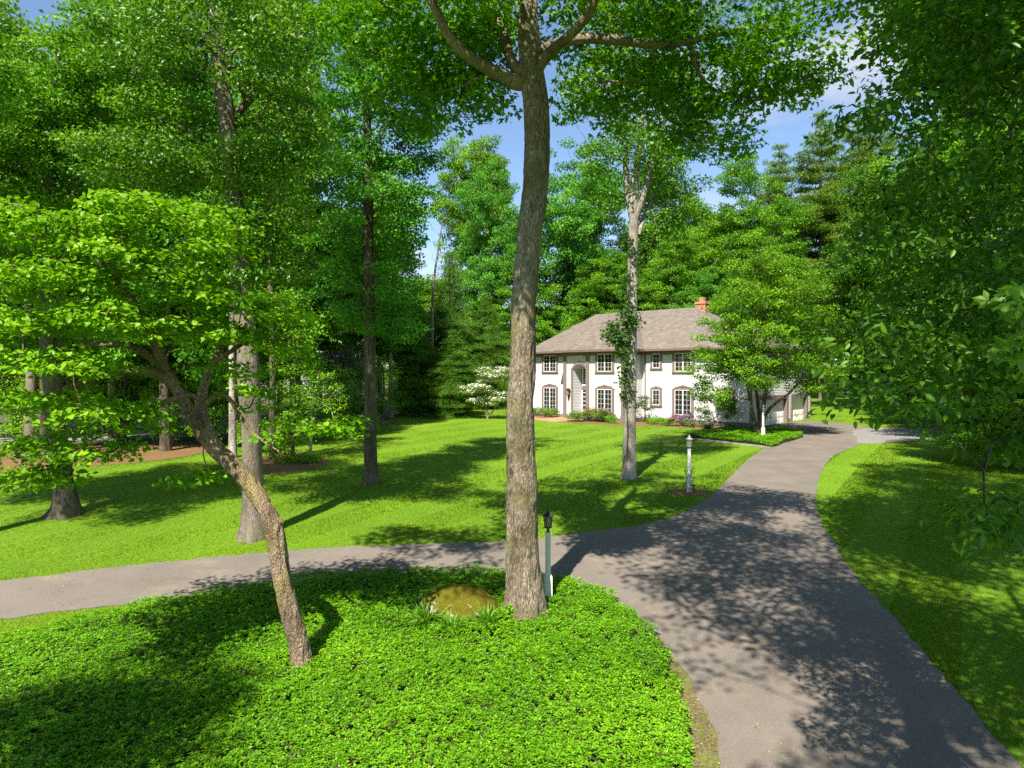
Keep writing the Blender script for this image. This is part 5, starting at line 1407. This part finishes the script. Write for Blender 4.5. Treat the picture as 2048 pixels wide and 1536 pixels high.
shrub('shrub', 'low spreading plants below the left wing window', 'shrub', hb(-18.0, -2.5), [E3(1.2, .3, .35, 30, ry=.6)], M['shrub_light'], 84, 60, .1, .25)
shrub('shrub', 'rounded leafy plant between brick walk and left wing', 'shrub', hb(-16.3, -2.7), [E3(.7, .35, .4, 22)], M['shrub_light'], 85, 60, .1, .25)
shrub('shrub', 'taller shrub at the far corner of the left wing', 'shrub', hb(-20.6, -2.0), [E3(.7, .6, .7, 26)], M['shrub'], 86, 60, .1, .28)
shrub('shrub', 'strappy green clump in the mulch by the slim grey trunk', 'shrub', hb(-9.4, -3.6), [E3(.45, .3, .3, 14)], M['lily'], 87, 40, .3, .2, shape='strip', wid=.08, up=.1, rnd=1.0)
# shrubs on the street side of the lawn
shrub('shrub', 'dark twiggy shrub behind the redbud trunk near the street', 'shrub', pxb(340, 893), [E3(1.1, .8, 1.0, 40)], M['dark'], 88, 40, .1, .35)
shrub('shrub', 'low leafy ground shrub around the pale sapling stem', 'shrub', pxb(600, 926), [E3(1.2, .25, .25, 40, ry=.5)], M['redbud'], 89, 50, .09, .25)
shrub('shrub', 'bright bushy undergrowth shrub between the slender trunks', 'shrub', pxb(510, 905), [E3(1.0, .8, 1.0, 40)], M['redbud'], 90, 60, .12, .4)
shrub('shrub', 'green undergrowth shrub at the street beneath the weeping tree', 'shrub', pxb(690, 846), [E3(2.0, 1.0, 1.2, 60)], M['shrub'], 91, 80, .14, .5)
shrub('shrub', 'yellow-green undergrowth shrub at the wood edge past the sapling', 'shrub', pxb(725, 868), [E3(1.3, .6, .7, 40)], M['yellow'], 92, 70, .12, .4)

# ------------------------------------------------------------------ boulder and daylilies
rng = np.random.default_rng(70)
bk = gp(918, 1240)
bm = bpy.data.meshes.new('boulder')
import bmesh
b2 = bmesh.new(); bmesh.ops.create_icosphere(b2, subdivisions=6, radius=1)
V = np.array([v.co[:] for v in b2.verts])
d = .78 + .42 * fbm(V * 1.3 + 4.2, 3) + .05 * (fbm(V * 7, 3) - .5)
V = V * d[:, None] * np.array([.88, .58, .56])
V[:, 2] += .12 * np.clip(.4 - np.abs(V[:, 0] - .1), 0, 1) - .06
for v, c in zip(b2.verts, V): v.co = c
for f in b2.faces: f.smooth = True
b2.to_mesh(bm); b2.free(); bm.materials.append(M['rock'])
bo = link('boulder', bm, None, tuple(bk + np.array([0, .2, .14])))
tag(bo, 'mossy boulder with pale bare patches next to the thick curved trunk', 'boulder')


def daylily(u, v, n_, L, label, seed):
    rng = np.random.default_rng(seed)
    p = gp(u, v)
    g = G()
    for _ in range(n_):
        a = rng.random() * 6.28; l = L * (.6 + .6 * rng.random()); w = .014 + .008 * rng.random(); o = rng.normal(size=2) * .06
        s = np.linspace(0, 1, 7); d_ = np.array([math.cos(a), math.sin(a)]); k = .25 + .6 * rng.random()
        r_ = l * k * s; z = l * (s * 1.0 - .72 * k * 1.25 * s ** 2)
        side = np.array([-d_[1], d_[0]])
        c = np.column_stack([o[0] + d_[0] * r_, o[1] + d_[1] * r_, z + .02])
        ww = w * (1 - s ** 2.2)[:, None] + .001
        A_ = c + np.column_stack([side[0] * ww, side[1] * ww, ww * .5]); B_ = c - np.column_stack([side[0] * ww, side[1] * ww, -ww * .5])
        g.add(np.vstack([A_, c, B_]), [(q, q + 1, 8 + q, 7 + q) for q in range(6)] + [(7 + q, 8 + q, 15 + q, 14 + q) for q in range(6)], np.full(12, .5 + rng.normal() * .2))
    o = g.obj('daylily_clump', M['lily'], None, tone=True, smooth=True, loc=tuple(p))
    return tag(o, label, 'plant', 'daylilies around the boulder')


daylily(850, 1258, 130, .72, 'arching daylily clump at the end of the boulder away from the trunk', 1)
daylily(905, 1272, 100, .62, 'upright pale daylily clump in front of the boulder middle', 2)
daylily(978, 1264, 140, .72, 'arching daylily clump between the boulder and the thick trunk', 3)
shrub('shrub', 'yellow-green leafy sprout at the foot of the thick curved trunk', 'shrub', gp(1022, 1252), [E3(.2, .14, .28, 14)], M['redbud'], 93, 26, .08, .12, shape='oval', wid=.7)

# ------------------------------------------------------------------ ground cover
def groundcover(name, poly, n_, size, hgt, leafm, seed, label, lo=None, dens=None):
    rng = np.random.default_rng(seed)
    a = poly.min(0); b_ = poly.max(0)
    X = a[0] + rng.random(n_ * 3) * (b_[0] - a[0]); Y = a[1] + rng.random(n_ * 3) * (b_[1] - a[1])
    k = inside(poly, X, Y)
    k &= (np.abs(X) < Y * .8 + 1.0) & (Y > 8)
    k &= ((X - gp(918, 1240)[0]) / .78) ** 2 + ((Y - gp(918, 1240)[1] - .2) / .55) ** 2 > 1
    X, Y = X[k][:n_], Y[k][:n_]
    n_ = len(X)
    und = fbm(np.column_stack([X * 1.7, Y * 1.7, np.zeros(n_)]), 2)
    Z = gz(X, Y) + hgt * (.45 + .9 * und) + rng.random(n_) * hgt * .25
    cl = rng.normal(size=n_) * .12 + (fbm(np.column_stack([X * .8, Y * .8, np.ones(n_)]), 2) - .5) * .5
    per = 7
    idx = np.repeat(np.arange(n_), per)
    th = rng.random(n_)[idx] * 6.28 + np.tile(np.arange(per), n_) * 6.28 / per + rng.normal(size=n_ * per) * .25
    el = rng.normal(size=n_ * per) * .28 + .12
    D = np.column_stack([np.cos(th) * np.cos(el), np.sin(th) * np.cos(el), np.sin(el)])
    N = unit(np.column_stack([-np.cos(th) * np.sin(el), -np.sin(th) * np.sin(el), np.cos(el)]) + rng.normal(size=(n_ * per, 3)) * .2)
    D = unit(D - N * (D * N).sum(1)[:, None])
    P = np.column_stack([X, Y, Z])[idx] + D * .008 + np.column_stack([np.zeros((len(idx), 2)), rng.random(len(idx)) * .03 - .015])
    tone = .45 + cl[idx] + rng.normal(size=len(idx)) * .16 - .12 * (np.tile(np.arange(per), n_) > 4)
    V, f, t = leaf_arrays(P, N, D, size * (.7 + .6 * rng.random(len(idx))), .5, 'kite', rng, tone)
    g = G(); g.add(V, f, t)
    return tag(g.obj(name, leafm, tone=True), label, None, None, 'stuff')


groundcover('pachysandra_groundcover', PACHY, 36000, .054, .2, M['pachy'], 101, 'dense glossy pachysandra covering the bed between the driveway arms')
groundcover('island_groundcover', ISLAND, 5200, .09, .2, M['pachy'], 102, 'bright low ground cover filling the island before the garage')

# pale stone edging along the island
ed = np.array([gp(u, v) for u, v in ((1380, 879), (1405, 881), (1430, 884), (1455, 887), (1480, 890), (1505, 892), (1525, 895), (1542, 897))])
rng = np.random.default_rng(103)
for k in range(len(ed) - 1):
    for h_ in (0, 1):
        a = ed[k] + (ed[k + 1] - ed[k]) * h_ * .5; b_ = ed[k] + (ed[k + 1] - ed[k]) * (h_ * .5 + .47)
        d_ = (b_ - a)[:2]; l_ = np.linalg.norm(d_); n2_ = np.array([-d_[1], d_[0]]) / l_ * .09
        g = G(); w_ = rng.random(4) * .03
        q = [a[:2] - n2_ * (1 + w_[0] * 5), b_[:2] - n2_, b_[:2] + n2_ * (1 + w_[1] * 5), a[:2] + n2_]
        z = float(a[2]); top = [p_ * .9 + np.mean(q, 0) * .1 for p_ in q]
        vv = [(*p_, z - .05) for p_ in q] + [(*p_, z + .05) for p_ in q] + [(*p_, z + .075 + w_[2]) for p_ in top]
        g.add(vv, [(0, 1, 5, 4), (1, 2, 6, 5), (2, 3, 7, 6), (3, 0, 4, 7), (4, 5, 9, 8), (5, 6, 10, 9), (6, 7, 11, 10), (7, 4, 8, 11), (8, 9, 10, 11)])
        tag(g.obj('edging_stone', M['stone']), 'pale flat stone edging the planting island on its lawn side', 'stone', 'edging stones of the planting island')

# lawn grass: mown blades standing on the ground sheet
rng = np.random.default_rng(111)
n_ = 900000
y_ = 9.5 / (1 - rng.random(n_) * (1 - 9.5 / 75.))
y_ = np.concatenate([y_])
x_ = (rng.random(n_) * 2 - 1) * (y_ * .78 + 1)
k = ~(inside(STRIP, x_, y_) & (rng.random(n_) < .72)) & ~inside(DRIVE, x_, y_) & ~inside(GRAVEL, x_, y_) & ~inside(PACHY, x_, y_) & ~inside(ISLAND, x_, y_) & ~inside(BED_L, x_, y_) & ~inside(BED_L2, x_, y_) & ~inside(BED_H, x_, y_) & ~inside(BED_H2, x_, y_) \
    & ~inside(WALK, x_, y_) & ~inside(RING, x_, y_) & ~inside(WOOD1, x_, y_) & ~inside(WOOD2, x_, y_) & ~inside(WOOD3, x_, y_) & ~inside(STREET, x_, y_) & ~inside(np.array(FOOT), x_, y_)
x_, y_ = x_[k], y_[k]; n_ = len(x_)
lean = rng.normal(size=(n_, 2)) * .3
# mowing stripes: neighbouring passes lean opposite ways
st = np.sign(np.sin((x_ * .83 - y_ * .55) * math.pi / 1.3))
lean += np.column_stack([.55 * st, .83 * st]) * .85
D = unit(np.column_stack([lean, np.ones(n_)]))
a = math.atan2(.55, -.83) + rng.normal(size=n_) * .5
S = np.column_stack([np.cos(a), np.sin(a), np.zeros(n_)])
N = unit(np.cross(D, S))
far = np.clip(y_ / 20, .6, 3)
L = (.045 + .03 * rng.random(n_)) * np.clip(far, .8, 1.3)
P = np.column_stack([x_, y_, gz(x_, y_) - .003])
tone = .5 + rng.normal(size=n_) * .2 + (fbm(np.column_stack([x_ * .5, y_ * .5, np.zeros(n_)]), 3) - .5) * .7
V, f, t = leaf_arrays(P, N, unit(D), L, .2, 'strip', rng, tone)
wid = None
g = G(); g.add(V, f, t)
tag(g.obj('grass', M['grass'], tone=True), 'short mown grass of the lawn', None, None, 'stuff')
print('grass blades', n_)

# fallen leaves and bits on drive, lawn edge and soil strip
rng = np.random.default_rng(115)
n2 = 9000
yl = 9.5 / (1 - rng.random(n2) * (1 - 9.5 / 50.)); xl = (rng.random(n2) * 2 - 1) * (yl * .78 + 1)
dn = fbm(np.column_stack([xl * .7, yl * .7, np.zeros(n2)]), 2)
k = (inside(DRIVE, xl, yl) & (dn + rng.random(n2) * .35 > .74)) | inside(STRIP, xl, yl) | (~inside(DRIVE, xl, yl) & ~inside(PACHY, xl, yl) & ~inside(np.array(FOOT), xl, yl) & (rng.random(n2) < .12))
xl, yl = xl[k], yl[k]; n2 = len(xl)
on = inside(DRIVE, xl, yl)
P = np.column_stack([xl, yl, gz(xl, yl) + np.where(on, .026, .03)])
N = unit(np.column_stack([rng.normal(size=(n2, 2)) * .25, np.ones(n2)])); D = rng.normal(size=(n2, 3)); D = unit(D - N * (D * N).sum(1)[:, None])
V, f, t = leaf_arrays(P, N, D, .025 + .045 * rng.random(n2) ** 2, .55, 'kite', rng, rng.random(n2))
g = G(); g.add(V, f, t)
tag(g.obj('fallen_leaves', leafmat('fallen_leaf', (.2, .13, .06), (.36, .3, .12), (.3, .4, .08), (1, 1, .8), tfac=.1), tone=True), 'scattered fallen leaves and catkins on the drive and lawn', None, None, 'stuff')

# ------------------------------------------------------------------ the far wood beyond everything, and the trees round the camera
rng = np.random.default_rng(121)
g = G()
for k in range(64):
    x = -150 + 300 * k / 63 + rng.normal() * 2; y = 112 + rng.random() * 40
    z0 = float(gz(x, y)); H = 13 + rng.random() * 6
    T = blob_centers(rng, [((x, y, z0 + H * .5), (4.5, 4, H * .48), 46)], .9)
    leaves(g, T, 1.5, 70, .5, rng, flat=.6, axis=np.array([x, y, z0 + H * .4]))
    tube(g, [(x, y, z0 - .3), (x, y, z0 + H * .8)], [.3, .08], 6)
tag(g.obj('far_wood', M['maple_b'], tone=True), 'distant continuous wood closing the view behind all trees', None, None, 'stuff')

GS = 'tall trees standing around the viewpoint'
sh = proto_decid(36, 'shade_tree', '', 20, 5.4, .5, M['maple'], M['bark'], 300, 180, .14, group=GS, tr=.35)
sl = proto_decid(37, 'shade_tree', '', 20, 5.4, .55, M['maple'], M['bark'], 210, 105, .14, group=GS, tr=.35)
SHADE = [(3.8, 3.9, 20, 1.2, .3), (11.5, 10.4, 20, 1.1, 1.4), (1.5, -7.5, 23, 1.0, 2.2), (-9.6, 3.0, 11, 1.3, 3.1), (13.8, 15.5, 19, 1.05, 4.0), (21.5, 27, 18, 1.0, 5.2), (-17, 16.5, 18, 1.0, .9)]
SL = ['tall leafy tree beside the driveway just behind the viewpoint', 'tall leafy tree at the shaded lawn across the driveway from the hickory', 'tall leafy tree farthest behind the viewpoint',
      'tall leafy tree standing past the pachysandra bed', 'tall tree on the shaded lawn beyond the hickory', 'tall tree between the shaded lawn and the gravel end', 'tall tree past the flared foot tree at the street end of the lawn']
for k, ((x, y, H, w, rz), lb) in enumerate(zip(SHADE, SL)):
    s = H / 20; loc = (x, y, float(gz(x, y)))
    if k == 0: sl.location = loc; sl.rotation_euler = (0, 0, rz); sl.scale = (s * w, s * w, s); sl['label'] = lb
    elif k == 1: sh.location = loc; sh.rotation_euler = (0, 0, rz); sh.scale = (s * w, s * w, s); sh['label'] = lb
    else: copy_tree(sh, loc, rz, (s * w, s * w, s), lb, GS)
